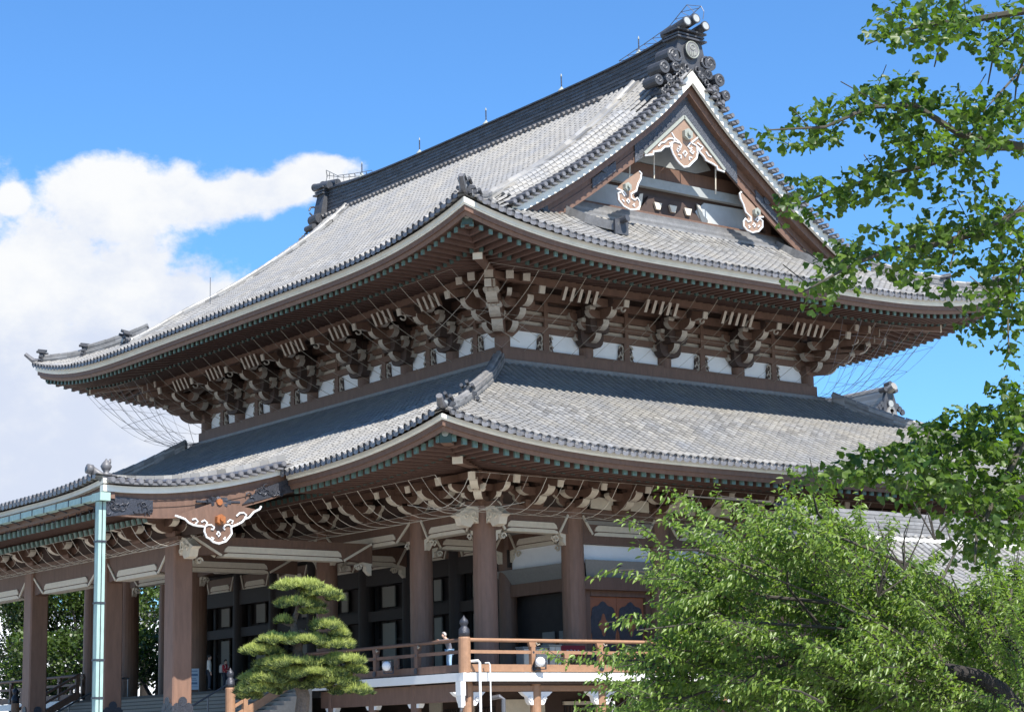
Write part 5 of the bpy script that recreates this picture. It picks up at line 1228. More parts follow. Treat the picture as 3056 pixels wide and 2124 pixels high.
person('smaller person in a red jacket with a pale backpack beside the off-white jacket', (-12.0, -7.9, FZ), math.radians(20), 1.48, M['cred'], M['cnavy'], M['hairdk'], {'eL':(.10,.22,1.12),'wL':(.26,.14,1.10),'eR':(.10,-.22,1.12),'wR':(.26,-.14,1.10)}, backpack=M['cwhite'])
person('grey-haired person in a grey top and pale jeans leaning on the veranda rail', (7.05, -8.28, FZ), math.radians(-105), 1.74, M['cgrey'], M['jean'], M['hairgr'],
       {'ch':(.12,0,1.28),'nk':(.17,0,1.40),'hd':(.22,0,1.50),'ht':(.24,0,1.61),'sL':(.12,.17,1.33),'sR':(.12,-.17,1.33),'eL':(.30,.26,1.30),'wL':(.44,.02,1.31),'eR':(.30,-.26,1.30),'wR':(.46,-.02,1.34)})
# ================================================================== SMALL THINGS ON THE VERANDA
def floodlight(p, d, label):
    r = thing('floodlight', p, label, 'floodlight', 'floodlights on the veranda rails'); d = Vector(d).normalized(); s = Vector((-d.y, d.x, 0)); p = Vector(p); z = Vector((0,0,1))
    q = MB(); q.bar(p-d*.10, p+d*.14, .36, .34, 0, w2=.42, h2=.40); q.build('lamp_housing', M['steel'], r)
    q = MB(); q.tube([p+d*.14, p+d*.20, p+d*.26], [.20,.19,.10], 12); q.build('lamp_glass', M['pwhite'], r, smooth=True)
    q = MB(); q.bar(p+s*.22-z*.02, p+s*.22-z*.30, .03, .05, up=(1,0,0)); q.bar(p-s*.22-z*.02, p-s*.22-z*.30, .03, .05, up=(1,0,0)); q.bar(p-s*.23-z*.30, p+s*.23-z*.30, .05, .03); q.bar(p-z*.3, p-z*.3-d*.3-z*.02, .05, .05); q.build('mounting_bracket', M['bronze'], r)
floodlight((4.1, -9.25, 4.70), (.5,-1,-.1), 'white floodlight on the front rail, between the pine and the person in jeans')
floodlight((9.15, -5.35, 4.66), (.8,-.6,-.1), 'white floodlight low on the side rail under the red board')
t = thing('notice_board', (V+.9, -1.2, FZ), 'low red board with small white characters behind the side rail', 'sign')
q = MB(); q.box((V+.86, -1.95, 5.05), (V+.92, -.20, 5.52)); q.build('board', mat('deep_red_board', (.17,.008,.018), .6), t)
q = MB(); q.box((V+.80,-1.8,FZ),(V+.86,-1.72,5.5)); q.box((V+.80,-.45,FZ),(V+.86,-.37,5.5)); q.build('support', M['brown'], t)
q = MB(); X_ = V+.93
q.tube([(X_, -1.62+.12*math.cos(a), 5.22+.13*math.sin(a)) for a in np.linspace(0, math.pi, 8)], .022, 4); q.tube([(X_,-1.70,5.2),(X_,-1.54,5.2)], .016, 4)
for j, st in enumerate(([((-.06,.07),(.06,.07)),((0,.1),(0,-.08)),((-.07,-.08),(.07,-.08)),((-.05,0),(.05,0))], [((-.05,.09),(-.05,-.09)),((.05,.09),(.05,-.09)),((-.05,.02),(.05,.02)),((-.05,.09),(.05,.09))], [((0,.1),(-.08,-.02)),((0,.1),(.08,-.02)),((0,.02),(0,-.09)),((-.06,-.03),(.06,-.03))], [((-.07,.05),(.07,.05)),((0,.1),(-.06,-.09)),((0,.05),(.07,-.09))])):
    c = -1.18+.20*j
    for (a, b), (e_, f_) in st: q.tube([(X_, c+a, 5.24+b), (X_, c+e_, 5.24+f_)], .012, 4)
q.build('white_lettering', M['pwhite'], t)
def cabinet(nm, a, b, mt, label, cat):
    t = thing(nm, ((a[0]+b[0])/2, (a[1]+b[1])/2, a[2]), label, cat)
    q = MB(); q.box(a, b); q.box((a[0]-.03, a[1]-.03, b[2]), (b[0]+.03, b[1]+.03, b[2]+.05)); q.build('body', M[mt], t)
    q = MB(); n = max(2, int((b[1]-a[1])/.5))
    for k in range(n): u = a[1]+(b[1]-a[1])*k/n; w = (b[1]-a[1])/n; q.box((b[0], u+.03, a[2]+.06), (b[0]+.02, u+w-.03, b[2]-.05))
    q.build('door_panel', M['cream'], t)
M['box'] = mat('beige_cabinet', (.34,.30,.24), .7, var=.1)
cabinet('storage_cabinet', (V+.7,-3.75,FZ), (V+1.2,-2.45,FZ+1.15), 'screen', 'greyish low cabinet right beside the corner column on the veranda', 'cabinet')
cabinet('storage_cabinet', (V+.7,-2.38,FZ), (V+1.2,-1.75,FZ+1.25), 'box', 'beige low cabinet next to the red board', 'cabinet')
t = thing('a_board_sign', (-13.3, -9.0, FZ), 'white and blue notice stand at the top of the stairs beside the porch pillar', 'sign')
q = MB(); q.bar((-13.3,-9.05,FZ+.12), (-13.18,-8.9,FZ+1.08), .74, .03, up=(1,0,0)); 
b_ = MB(); pl = [(-.36,.1),(.36,.1),(.36,1.1),(-.36,1.1)]; dd = Vector((.88,-.47,0)); ss = Vector((.47,.88,0))
fb = lambda a, b, c: tuple(Vector((-13.3,-9.0,FZ))+ss*a+Vector((0,0,b))-dd*(.25*b)+dd*c)
b_.prism(pl, fb, 0, .03); b_.build('board', mat('pale_blue_poster', (.42,.50,.58), .5), t)
q = MB()
for z_, w_, h_ in ((.98,.28,.04),(.80,.30,.10),(.62,.22,.03),(.55,.26,.03),(.40,.28,.10),(.24,.30,.02)): q.prism([(-w_,z_-h_/2),(w_,z_-h_/2),(w_,z_+h_/2),(-w_,z_+h_/2)], fb, .03, .036)
q.build('printed_bands', mat('blue_print', (.10,.17,.28), .5), t)
q = MB()
for sg in (-1, 1): q.tube([fb(sg*.36,0,.02), fb(sg*.36,1.12,.02)], .015, 5); q.tube([fb(sg*.34,0,-.5), fb(sg*.34,1.1,0)], .015, 5)
q.build('stand_frame', M['steel'], t)
t = thing('offertory_table', (-7.5, -2.0, FZ), 'dark low table on the veranda behind the stair handrail', 'table')
q = MB(); q.box((-8.6,-2.4,FZ+.85), (-6.2,-1.6,FZ+.95)); q.build('table_top', M['dark'], t)
for a in (-8.5,-6.4): 
    q = MB(); q.box((a,-2.35,FZ), (a+.12,-2.23,FZ+.85)); q.box((a,-1.75,FZ), (a+.12,-1.63,FZ+.85)); q.build('table_leg', M['dark'], t)

# ================================================================== TREES
def leafmesh(kind):
    if kind == 'ginkgo':
        a = np.linspace(-62, 62, 7); r = [.062,.070,.066,.052,.067,.071,.061]; v = [(0,0,0)]+[(r[i]*math.sin(R(a[i])), .012+r[i]*math.cos(R(a[i])), .010*math.cos(i*2.1)) for i in range(7)]+[(0,-.05,.0),(.003,-.05,0)]
        return np.array(v), [(0,i,i+1) for i in range(1, 7)]+[(0,8,9)]
    if kind == 'cherry':
        v = [(0,0,0),(.017,.03,.006),(.021,.058,.003),(.013,.09,-.008),(0,.122,-.026),(-.013,.09,-.008),(-.021,.058,.003),(-.017,.03,.006),(0,.055,-.006)]
        return np.array(v), [(0,1,2,8),(8,2,3,4),(8,4,5,6),(0,8,6,7)]
    v = [(-.05,0,0),(.05,.0,0),(.06,.1,.02),(0,.16,0),(-.06,.1,.02)]; return np.array(v), [(0,1,2,3,4)]
def scatter(nm, kind, P, A, D, scl, mats, parent, tints):
    """one crown mesh of many leaves: position P, growth direction A, normal D"""
    lv, lf = leafmesh(kind); n = len(P); k = len(lv)
    A = A/np.linalg.norm(A, axis=1, keepdims=True); X = np.cross(A, D); X /= (np.linalg.norm(X, axis=1, keepdims=True)+1e-9); Z = np.cross(X, A)
    v = P[:,None,:]+scl[:,None,None]*(lv[None,:,0:1]*X[:,None,:]+lv[None,:,1:2]*A[:,None,:]+lv[None,:,2:3]*Z[:,None,:]); v = v.reshape(-1, 3)
    me = bpy.data.meshes.new(nm); tot = sum(len(f) for f in lf); 
    loops = np.concatenate([np.array(f) for f in lf]); loops = (loops[None,:]+(np.arange(n)*k)[:,None]).ravel()
    sizes = np.tile([len(f) for f in lf], n); starts = np.concatenate([[0], np.cumsum(sizes)[:-1]])
    me.vertices.add(len(v)); me.vertices.foreach_set('co', v.ravel().astype(np.float32)); me.loops.add(len(loops)); me.loops.foreach_set('vertex_index', loops.astype(np.int32))
    me.polygons.add(len(sizes)); me.polygons.foreach_set('loop_start', starts.astype(np.int32)); me.polygons.foreach_set('loop_total', sizes.astype(np.int32))
    at = me.attributes.new('tint', 'FLOAT', 'FACE'); at.data.foreach_set('value', np.repeat(tints, len(lf)).astype(np.float32))
    me.update(calc_edges=True); me.validate(); me.materials.append(mats); return link(bpy.data.objects.new(nm, me), parent)
def vpt(x, y, dist):   # a point seen in a given direction of the survey, at a given distance
    return CAM+(fw*CF+crt*(x-1528)-cup*(y-1062))/CF*dist
K = 3056/2296.0
# ---- ginkgo: trunk stands to the right of the path, its limbs reach in over the yard
gk = thing('ginkgo_tree', tuple(np.array(vpt(3600, 1062, 17.0))*np.array([1,1,0])), 'ginkgo tree with fan-shaped dark green leaves hanging in from the right', 'tree')
gt_base = np.array(vpt(3600, 1062, 17.0)); tr = MB()
tr.tube([(gt_base[0], gt_base[1], 0), (gt_base[0]+.05, gt_base[1], 3), tuple(vpt(3560, 500, 17.0)), tuple(vpt(3600, -300, 17.2))], [.34,.27,.2,.12], 12); tr.build('trunk', M['bark'], gk)
GB = [[(2500,-60),(2330,20),(2180,45),(2080,55),(2000,75),(1945,100)], [(2560,380),(2296,330),(2150,300),(2050,235),(1950,240),(1850,285),(1720,292)], [(2560,380),(2296,330),(2180,330),(2080,370),(1960,400),(1860,430),(1775,465)],
      [(2560,520),(2296,470),(2200,520),(2090,550),(1990,560),(1900,600),(1800,655)], [(2560,850),(2296,930),(2150,1000),(2000,1045),(1880,1062),(1790,1072)], [(2560,850),(2300,980),(2240,1100),(2190,1200),(2185,1265)],
      [(2296,60),(2230,110),(2215,190)], [(2296,150),(2250,200),(2205,250)], [(2110,90),(2095,150)], [(2500,600),(2290,600),(2260,720),(2262,790)], [(2296,130),(2280,180),(2275,230)], [(2210,480),(2150,520),(2130,600)]]
tw = MB()
for i, br in enumerate(GB):
    ds = np.linspace(17.0, 16.0 if i % 2 else 17.6, len(br)); pts = [tuple(vpt(x*K, y*K, d_)) for (x, y), d_ in zip(br, ds)]
    tw.tube(pts, list(np.linspace(.045 if i < 6 else .014, .006, len(br))), 6)
GL = [(2080,30,110,45,1),(2000,72,60,38,1),(2150,60,60,40,1),(2255,80,60,70,1.2),(2092,112,22,40,.8),(2020,200,95,42,.9),(1950,240,80,48,1),(1850,262,60,36,1),(1800,290,75,38,.9),(1728,292,38,28,.8),
      (2100,285,95,75,1),(2040,320,80,55,1),(2200,250,85,60,1),(2265,270,45,80,1.1),(2185,350,50,60,.9),(2105,400,38,50,.8),(2000,385,70,38,.9),(1930,405,75,32,.9),(1850,432,75,38,1),(1785,462,48,32,.9),(1990,420,30,60,.6),(1945,430,40,40,.4),
      (2240,470,65,50,1),(2150,500,80,42,1),(2255,565,60,80,1.2),(2100,540,70,42,1),(2005,540,80,42,1),(1925,560,60,36,1),(1880,605,60,42,1),(1825,645,55,32,1),(2085,590,80,45,1),(2130,645,45,22,.8),(2262,650,50,70,1.2),(2215,720,55,45,1),(2272,765,28,45,.9),
      (2275,900,42,65,1.4),(2200,960,90,55,1.5),(2100,990,85,50,1.5),(2000,1040,95,50,1.4),(1900,1062,80,32,1.2),(1825,1064,52,20,1),(2200,1060,110,75,1.6),(2100,1090,85,55,1.5),(2200,1160,80,60,1.3),(2272,1130,45,90,1.4),(2175,1215,48,48,1.1),(2190,1265,28,28,.8),(2340,200,60,160,.4),(2340,1000,60,150,.7)]
Ps, As, Ds, Ts, Ss = [], [], [], [], []
for (x, y, a, b, w) in GL:
    ncl = int(w*a*b/145)
    for c in range(ncl):
        r_ = math.sqrt(rng.random())*(1.0 if rng.random() < .85 else 1.18); th = rng.random()*2*math.pi; px, py = x+a*r_*math.cos(th), y+b*r_*math.sin(th)
        dist = 16.8+rng.normal(0, .5); c0 = vpt(px*K, py*K, dist); ct = rng.random()*.35
        if rng.random() < .05:
            c1 = c0+np.array([rng.normal(0,.12), rng.normal(0,.12), .12+.1*rng.random()]); tw.tube([tuple(c0), tuple(c1)], .005, 4, cap=False)
        for l_ in range(int(4+rng.integers(0, 4))):
            d = rng.normal(0, 1, 3); d[2] = -abs(d[2])*.35+.15*rng.random(); d /= np.linalg.norm(d); P_ = c0+d*.06
            Ps.append(P_+d*.03); As.append(d+np.array([0,0,-.35])); nn = rng.normal(0, .7, 3)+np.array([0,0,.9]); Ds.append(nn); Ts.append(min(1, ct+rng.random()*.65)); Ss.append(.62+.4*rng.random())
scatter('crown', 'ginkgo', np.array(Ps), np.array(As), np.array(Ds), np.array(Ss), M['ginkgo'], gk, np.array(Ts))
tw.build('branches', M['dtwig'], gk)
# ---- broadleaf (cherry) tree
ck = thing('cherry_tree', (vpt(3250, 2400, 24.0)[0], vpt(3250, 2400, 24.0)[1], 0), 'bright green broadleaf tree with drooping leaves in front of the hall, lower right', 'tree')
tr = MB(); b0 = vpt(3150, 2300, 24.0)
tr.tube([(b0[0], b0[1], 0), tuple(vpt(3110,2240,23.8)), tuple(vpt(3040,2130,23.6)), tuple(vpt(2985,2060,23.4)), tuple(vpt(2920,2020,23.2)), tuple(vpt(2840,2000,23.1)), tuple(vpt(2760,1985,23.1)), tuple(vpt(2640,1950,23.2)), tuple(vpt(2560,1930,23.4))], [.16,.15,.13,.115,.10,.085,.06,.04,.02], 12)
tr.tube([tuple(vpt(3110,2240,24)), tuple(vpt(3100,2000,24.6)), tuple(vpt(2950,1850,25)), tuple(vpt(2800,1750,25))], [.12,.09,.06,.03], 10)
tr.build('trunk', M['bark'], ck)
tw = MB()
CB = [((2840,2000),(2700,1900),(2500,1800),(2250,1700)), ((2950,1850),(2750,1700),(2500,1600),(2300,1500),(2150,1480)), ((2640,1950),(2400,1960),(2100,1960),(1850,1970)), ((2800,1750),(2850,1650),(2820,1560)), ((2700,1900),(2450,1870),(2150,1850),(1900,1880)),
      ((2500,1600),(2440,1530),(2420,1450)), ((2250,1700),(2080,1640),(1950,1640)), ((3000,1900),(3020,1750),(3040,1640)), ((2300,1500),(2180,1490),(2050,1480)), ((2400,1960),(2200,2030),(2050,2080),(1900,2080)), ((2500,1800),(2300,1780),(2050,1720),(1850,1700)), ((3100,2000),(3100,1850),(2950,1700)), ((2640,1950),(2700,2060),(2600,2120)), ((2450,1870),(2350,1750),(2350,1600))]
cbp = []
for i, br in enumerate(CB):
    ds = np.linspace(24, 22.6+(i % 4)*.9, len(br)); pts = [vpt(x, y, d_) for (x, y), d_ in zip(br, ds)]
    tw.tube([tuple(p) for p in pts], list(np.linspace(.026, .007, len(br))), 6)
ytop = [(1400,1330),(1500,1290),(1560,1240),(1640,1195),(1750,1150),(1850,1140),(1930,1150),(1980,1250),(2060,1290),(2150,1320),(2230,1300),(2330,1265)]
xleft = [(1140,1720),(1250,1560),(1300,1500),(1400,1475),(1500,1425),(1620,1420)]
def inside(x, y):
    yt = np.interp(x, [a for a, b in ytop], [b for a, b in ytop]); xl = np.interp(y, [a for a, b in xleft], [b for a, b in xleft]); return y > yt and x > xl
fingers = [((1500,1112),(1640,1235),26),((1512,1105),(1600,1160),20),((1600,1106),(1720,1190),24),((1400,1158),(1570,1280),26),((1480,1150),(1590,1220),22),((1352,1268),(1530,1310),22),((1432,1222),(1560,1290),18),((1340,1448),(1520,1460),30),((1242,1470),(1440,1490),28),
           ((1292,1560),(1450,1535),24),((1690,1128),(1760,1190),26),((1760,1086),(1810,1180),28),((1850,1100),(1860,1190),28),((1925,1125),(1940,1200),26),((1370,1392),(1540,1390),24),((1480,1355),(1580,1340),20),((1580,1330),(1640,1300),20),((2000,1180),(1960,1240),20),((2110,1230),(2050,1290),22),((1760,1130),(1830,1180),20),((1330,1520),(1470,1545),26),((1330,1585),(1480,1580),30),((2200,1240),(2230,1300),26),((1560,1130),(1660,1215),22)]
shoots = []
for (tx, ty), (bx, by), wd in fingers:
    for k in range(15):
        q_ = rng.random()**.8; x = tx+(bx-tx)*q_; y = ty+(by-ty)*q_+rng.normal(0, wd*.33*(.3+.7*q_)); shoots.append((x, y, 23.2+rng.normal(0, .5), (tx-bx, ty-by)))
n_in = 0
while n_in < 175:
    x = 1400+rng.random()*940; y = 1130+rng.random()*490
    if not inside(x, y): continue
    n_in += 1; dep = 24.2+rng.normal(0, .95); dx, dy = x-2350, (y-1560)*.9-60+rng.normal(0, 70); q_ = math.hypot(dx, dy); dx, dy = dx/q_, dy/q_
    ln_ = 60+60*rng.random(); th_ = 9+9*rng.random(); tone = rng.random()
    a0, a1 = vpt((x-dx*ln_*.6)*K, (y-dy*ln_*.6)*K, dep), vpt((x+dx*ln_*.5)*K, (y+dy*ln_*.5)*K, dep-.2); tw.tube([tuple(a0), tuple((a0+a1)/2+np.array([0,0,.04])), tuple(a1)], [.016,.011,.004], 5, cap=False)
    for k in range(34):
        a = (rng.random()*1.15-.6)*ln_; w_ = th_*(1.15-abs(a)/ln_)
        shoots.append((x+dx*a+rng.normal(0, 4), y+dy*a+rng.normal(0, w_*.55), max(21.9, dep+rng.normal(0, .22)), (dx*1.0+rng.normal(0,.35), dy+.0-.25+rng.normal(0,.35))))
for k in range(2200):
    x = 1440+rng.random()*900; y = 1200+rng.random()*420
    if inside(x-18, y-22): shoots.append((x, y, 26.0+rng.normal(0,.5), (rng.normal(0,1), rng.normal(0,1))))
Ps, As, Ds, Ts, Ss = [], [], [], [], []
for (x, y, dist, dr_) in shoots:
    d0 = crt*dr_[0]-cup*dr_[1]; d0 = d0/np.linalg.norm(d0)+rng.normal(0, .3, 3); d0 /= np.linalg.norm(d0); p0 = vpt(x*K, y*K, dist); ln = .28+.25*rng.random(); nl = int(ln/.045); tb = rng.random()*.35
    if rng.random() < .35: tw.tube([tuple(p0-d0*.35*ln), tuple(p0+d0*.35*ln), tuple(p0+d0*.6*ln+np.array([0,0,-.03]))], [.006,.004,.002], 4, cap=False)
    sd_ = np.cross(d0, [0,0,1]); sd_ /= np.linalg.norm(sd_)+1e-9
    for l_ in range(nl):
        t_ = l_/nl; P_ = p0+d0*(t_-.4)*ln+rng.normal(0, .012, 3); s_ = 1 if l_ % 2 else -1
        A_ = sd_*s_*.75+d0*.55+np.array([0,0,-.42-.35*rng.random()])+rng.normal(0, .28, 3); Ps.append(P_); As.append(A_)
        Ds.append(np.array([0,0,1])+sd_*s_*.8+rng.normal(0, .45, 3)); Ts.append(np.clip(tb+.25*t_+rng.random()*.45+(.3 if rng.random() < .04 else 0), 0, 1)); Ss.append(.52+.36*rng.random())
scatter('crown', 'cherry', np.array(Ps), np.array(As), np.array(Ds), np.array(Ss), M['cherry'], ck, np.array(Ts))
for (x, y) in ((2790,1490),(2960,1500),(2880,1750),(2950,1800),(2620,1660),(2700,1580)):   # bare grey twigs
    p = vpt(x*1.0, y*1.0+120, 23.4)
    for k in range(5): q2 = p+(crt*rng.normal(0,.35)+cup*(.5+.3*rng.random())); tw.tube([tuple(p), tuple((p+q2)/2+rng.normal(0,.04,3)), tuple(q2)], [.012,.008,.003], 5, cap=False)
tw.build('branches', M['twig'], ck)
# ---- cloud-pruned pine
pk_p = vpt(902, 2100, 63.0); pk = thing('pine_tree', (pk_p[0], pk_p[1], 0), 'cloud-pruned pine with flat tiers of yellow-green needles in front of the stairs', 'tree')
tr = MB(); pt = lambda x, y, d_=63.0: tuple(vpt(500+x/3.28, 1650+y/3.28, d_))
tr.tube([(pk_p[0], pk_p[1], 0), pt(1310,1600), pt(1330,1400), pt(1290,1250), pt(1300,1100), pt(1270,950), pt(1290,860), pt(1240,760), pt(1230,680), pt(1270,560), pt(1285,450), pt(1300,330)], [.26,.24,.22,.2,.18,.17,.14,.12,.1,.08,.06,.03], 10)
for a in ([(1290,760),(1420,790),(1560,780)], [(1310,1040),(1450,1035),(1600,1000),(1700,1060)], [(1290,1000),(1180,1010),(1050,920)], [(1230,690),(1180,700),(1120,680)], [(1300,1250),(1500,1250),(1750,1330)], [(1300,1300),(1100,1300),(850,1330)], [(1290,560),(1400,560),(1500,520)], [(1280,900),(1100,850),(900,900)], [(1300,1150),(1100,1130),(950,1120)]):
    tr.tube([pt(*q_) for q_ in a], list(np.linspace(.08, .025, len(a))), 6)
tr.build('trunk', M['pinebark'], pk)
PAD = [(1290,330,230,60,1.0),(1500,400,190,50,.9),(1640,450,80,30,.5),(1300,500,220,55,1.0),(1420,580,120,30,.7),(1140,670,80,38,.5),(1560,720,150,55,.8),(1680,800,90,50,.6),(1050,860,170,55,.9),(850,970,120,60,.7),(1350,860,250,60,1.1),(1650,900,160,60,.9),(930,960,190,50,.8),(1200,1080,330,60,1.2),(1050,1150,200,60,.9),(1700,1060,220,60,1.0),(1830,1150,110,50,.6),(1400,1180,360,70,1.3),(1000,1240,260,70,1.1),(900,1330,220,80,1.1),(800,1400,110,55,.7),(1600,1260,260,70,1.0),(1800,1350,190,60,.9),(1450,1300,150,50,.6),(1150,1300,220,60,.8)]
nv, nf, ntn = [], [], []; cv, cf = [], []
g = MB(); g2 = MB(); cd_ = MB()
for (x, y, a, b, dep) in PAD:
    b *= 1.12; n = int(a*b/15)
    for k in range(n):
        u, v_, w_ = rng.normal(0, .5), rng.random()*2-1, rng.normal(0, .5)
        rr = math.hypot(u, w_)
        if rr > 1: u /= rr; w_ /= rr; rr = 1
        top = math.sqrt(max(0, 1-rr*rr)); zz_ = top*(.15+.85*rng.random())-.25
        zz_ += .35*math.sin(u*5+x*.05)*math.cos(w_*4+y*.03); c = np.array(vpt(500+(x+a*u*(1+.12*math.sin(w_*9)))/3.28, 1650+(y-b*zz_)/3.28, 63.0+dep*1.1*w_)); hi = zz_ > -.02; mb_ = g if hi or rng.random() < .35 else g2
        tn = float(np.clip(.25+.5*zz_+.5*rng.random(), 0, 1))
        for q_ in range(9):
            d = rng.normal(0, 1, 3); d[2] = abs(d[2])*1.1+.35; d /= np.linalg.norm(d); s_ = np.cross(d, rng.normal(0, 1, 3)); s_ /= np.linalg.norm(s_); L_ = .15+.07*rng.random()
            e_ = c+d*L_; mb_.add([tuple(c-s_*.012), tuple(c+s_*.012), tuple(e_)], [(0,1,2)], 0, tn)
        if hi and zz_ > .25 and rng.random() < .2:
            hh = .10+.14*rng.random(); cd_.tube([tuple(c), tuple(c+np.array([rng.normal(0,.015), rng.normal(0,.015), hh]))], [.016,.007], 5, tint=.95)
g.build('needle_pads', M['pine'], pk); g2.build('lower_needles', M['pinedk'], pk); cd_.build('candles', M['pine'], pk)['kind'] = 'stuff'

# ================================================================== BACKGROUND
def bgtree(x, y, r, zc, label, seed):
    rg = np.random.default_rng(seed); t = thing('broadleaf_tree', (x, y, 0), label, 'tree', 'trees beyond the hall')
    q = MB(); q.tube([(x,y,0),(x+.2,y,zc*.5),(x-.1,y+.2,zc)], [.4,.3,.15], 8)
    for k in range(5): a = rg.random()*6.28; q.tube([(x+.1,y,zc*.55),(x+r*.5*math.cos(a),y+r*.5*math.sin(a),zc+r*.2*rg.normal())], [.16,.05], 6)
    q.build('trunk', M['bark'], t)
    n = int(7500*min(1.6, (r/4)**2)); P_ = []; cl = [(rg.normal(0,.5,3)*r*np.array([1,1,.9])) for _ in range(26)]
    for k in range(n):
        c = cl[rg.integers(0, 26)]; d = rg.normal(0, 1, 3); d /= np.linalg.norm(d); P_.append(np.array([x,y,zc])+c+d*r*.33*(.5+.5*rg.random()))
    P_ = np.array(P_); n = len(P_); scatter('crown', 'bg', P_, rg.normal(0,1,(n,3))+np.array([0,0,-.5]), rg.normal(0,.6,(n,3))+np.array([0,0,1]), 1.0+.7*rg.random(n), M['bgleaf'], t, np.clip(rg.random(n)*.8+.3*(P_[:,2]-zc)/r, 0, 1))
spots = [(-30,1565,150,1.8,'tall leafy tree at the left edge beyond the porch roof'),(110,1790,140,4.6,'dark leafy tree seen between the porch pillars at the far left'),(260,1850,138,4.8,'leafy tree seen just left of the copper downpipe'),(430,1760,142,4.4,'bright leafy tree seen between the downpipe and the near porch pillar'),
         (470,1950,130,3.6,'shrubby tree low between the middle and near porch pillars'),(190,1990,128,3.4,'low shrubby tree behind the far balustrade'),(40,1940,150,4.2,'dark tree beside the white house at the far left')]
for i, (x, y, d_, r, lb_) in enumerate(spots):
    p = vpt(x, y, d_); bgtree(p[0], p[1], r, p[2], lb_, 40+i)
def house(x, y, dist, w, h, label, seed):
    p = vpt(x, y, dist); ang = math.atan2(fw[1], fw[0]); t = thing('house', (p[0], p[1], 0), label, 'building', 'houses beyond the hall')
    dx = np.array([math.cos(ang-math.pi/2+.3), math.sin(ang-math.pi/2+.3)]); dy = np.array([-dx[1], dx[0]])
    F = lambda a, b, z: (p[0]+dx[0]*a+dy[0]*b, p[1]+dx[1]*a+dy[1]*b, z)
    def pb_(nm, a0, a1, b0, b1, z0, z1, m_):
        q = MB(); q.add([F(a,b,z) for z in (z0,z1) for a, b in ((a0,b0),(a1,b0),(a1,b1),(a0,b1))], [(3,2,1,0),(4,5,6,7),(0,1,5,4),(1,2,6,5),(2,3,7,6),(3,0,4,7)]); return q.build(nm, m_, t)
    pb_('wall', -w/2, w/2, 0, w*.7, 0, h, M['white']); pb_('roof', -w/2-.3, w/2+.3, -.3, w*.7+.3, h, h+.35, M['tiledark'])
    for zf in np.arange(1.2, h-1.2, 2.9):
        for a in np.arange(-w/2+1.1, w/2-1.5, 2.4): pb_('window', a, a+1.2, -.06, .0, zf, zf+1.3, M['steel'])
for x, y, d_, w, h, l_ in ((30,1960,165,7,14,'white house with dark windows behind the porch at the far left'),(455,1880,170,5,13,'small white building glimpsed between the middle and near porch pillars'),(250,1880,175,6,13.5,'white house glimpsed left of the copper downpipe')): house(x, y, d_, w, h, l_, 1)
# rear hall: hip-and-gable roof end showing right of the main hall
rh = thing('rear_hall', (-30, 48, 0), 'grey tiled roof end of the hall standing behind the main hall on the right', 'temple')
ZR = interp([(0,14.5),(3,16.4),(6,18.9),(9,22.2),(10,23.7)]); RX = -22.0; RY = 50.0
def PRr(side, s, t): return Vector((RX-22+s, RY-10+t, ZR(t)))
def PRb(side, s, t): return Vector((RX-s, RY+10-t, ZR(t)))
mb = MB(); tilefield(mb, PRr, 0, rowsF(23, .5), lambda s: 10.0, dt=.6); tilefield(mb, PRb, 2, rowsF(22, .5), lambda s: 10.0, dt=1.2, ends=False); mb.build('roof', [M['tile'], M['tileend'], M['tilepan']], rh)
q = MB()
for k in range(8): q.box((RX-22, RY-.5+.03*k, 23.5+.22*k), (RX+.6-.0*k, RY+.5-.03*k, 23.5+.22*k+.2), 0, float(rng.random()))
q.tube([(RX-22,RY,25.3),(RX+.9,RY,25.3),(RX+1.4,RY,25.5)], .3, 8); q.build('roof_ridge', M['tile'], rh)
q = MB(); oni(q, (RX+.8, RY, 23.3), (1,0,0), 1.0, 2.0); q.build('ridge_end_tile', [M['ridge'], M['ridge'], M['greypan']], rh)
for sg in (-1, 1):
    q = MB()
    for k in range(16):
        a, b = k/16*10, (k+1)/16*10; q.bar((RX+.7, RY+sg*(10-a), ZR(a)+.25), (RX+.7, RY+sg*(10-b), ZR(b)+.25), .7, .5, 0, tint=float(rng.random())); q.bar((RX-.8, RY+sg*(10-a), ZR(a)+.5), (RX-.8, RY+sg*(10-b), ZR(b)+.5), .5, .8, 0, tint=float(rng.random()))
    q.build('verge_ridge', M['tile'], rh)
q = MB(); q.box((RX-22, RY-8, 0), (RX-1.5, RY+8, 14.6)); q.prism([(RY-8,14.6),(RY+8,14.6),(RY,23.6)], lambda a, b, c: (c, a, b), RX-1.6, RX-1.4); q.build('wall', M['brown'], rh)
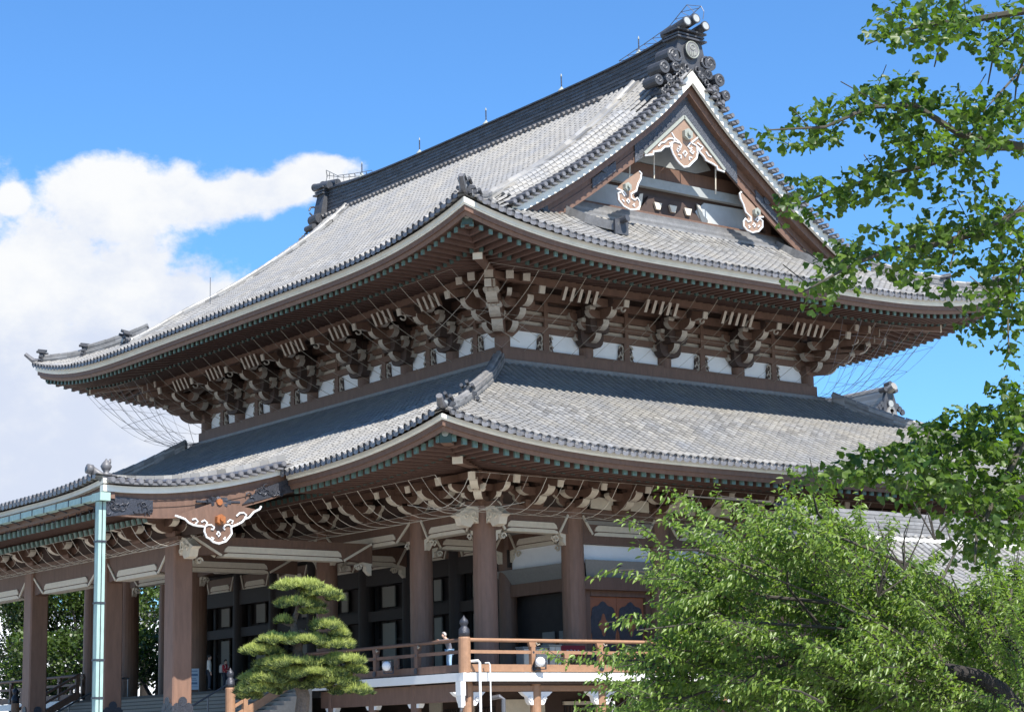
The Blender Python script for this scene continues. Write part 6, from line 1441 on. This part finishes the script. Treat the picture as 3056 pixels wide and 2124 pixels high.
# side hall with a lower tiled roof, lower right
shl = thing('side_hall', (16, 18, 0), 'low side hall with a pale grey tiled roof, half hidden by the broadleaf tree', 'temple')
SZ = interp([(0,7.0),(1.5,7.75),(3,8.6),(4.5,9.75)]); SX = 16.0
def PS(side, s, t): return Vector((SX+4.5-t, 1.6+s, SZ(t)))
def PS2(side, s, t): return Vector((SX-4.5+t, 36-s, SZ(t)))
mb = MB(); tilefield(mb, PS, 1, rowsF(34, .42), lambda s: 4.5); tilefield(mb, PS2, 3, rowsF(34, .42), lambda s: 4.5, dt=1.0, ends=False); mb.build('roof', [M['tile'], M['tileend'], M['tilepan']], shl)
q = MB()
for k in range(5): q.box((SX-.32+.03*k, 1.9, 9.6+.16*k), (SX+.32-.03*k, 36, 9.6+.16*k+.14), 0, float(rng.random()))
q.tube([(SX,1.8,10.42),(SX,36,10.42)], .17, 8, 0); q.build('roof_ridge', M['tiledark'], shl)
q = MB(); q.box((SX+.5,1.9,9.3),(SX+.72,36,9.45)); q.build('pale_ridge_course', M['fascia'], shl)
q = MB(); oni(q, (SX, 1.9, 9.6), (0,-1,0), .5, 1.0)
for sg in (-1, 1):
    for k in range(10): a, b = k/10*4.5, (k+1)/10*4.5; q.bar((SX+sg*(4.5-a), 1.55, SZ(a)+.15), (SX+sg*(4.5-b), 1.55, SZ(b)+.15), .5, .3, 1, tint=float(rng.random()))
q.build('gable_ridge', [M['ridge'], M['ridge'], M['greypan']], shl)
q = MB(); q.box((SX-3.6,2.6,0),(SX+3.6,36,7.2)); q.prism([(SX-3.6,7.2),(SX+3.6,7.2),(SX,9.6)], lambda a, b, c: (a, c, b), 2.5, 2.7); q.build('wall', M['browndk'], shl)
q = MB(); 
for a in (-3.6,-1.2,1.2,3.4): q.box((SX+a,2.5,0),(SX+a+.22,2.62,7.3))
for yy in np.arange(4, 36, 3.2): q.box((SX+3.58,yy,0),(SX+3.68,yy+.22,7.1))
q.box((SX-3.7,2.46,4.2),(SX+3.7,2.58,4.45)); q.build('timber_frame', M['brown'], shl)

# ================================================================== GROUND
def sheet_obj(nm, x0, x1, y0, y1, z, m_):
    q = MB(); q.add([(x0,y0,z),(x1,y0,z),(x1,y1,z),(x0,y1,z)], [(0,1,2,3)]); o = q.build(nm, M[m_]); o['kind'] = 'structure'; return o
sheet_obj('ground', -1500, 1500, -1500, 1500, 0, 'gravel'); sheet_obj('pavement', -45, 60, -52, -22, .004, 'asph')
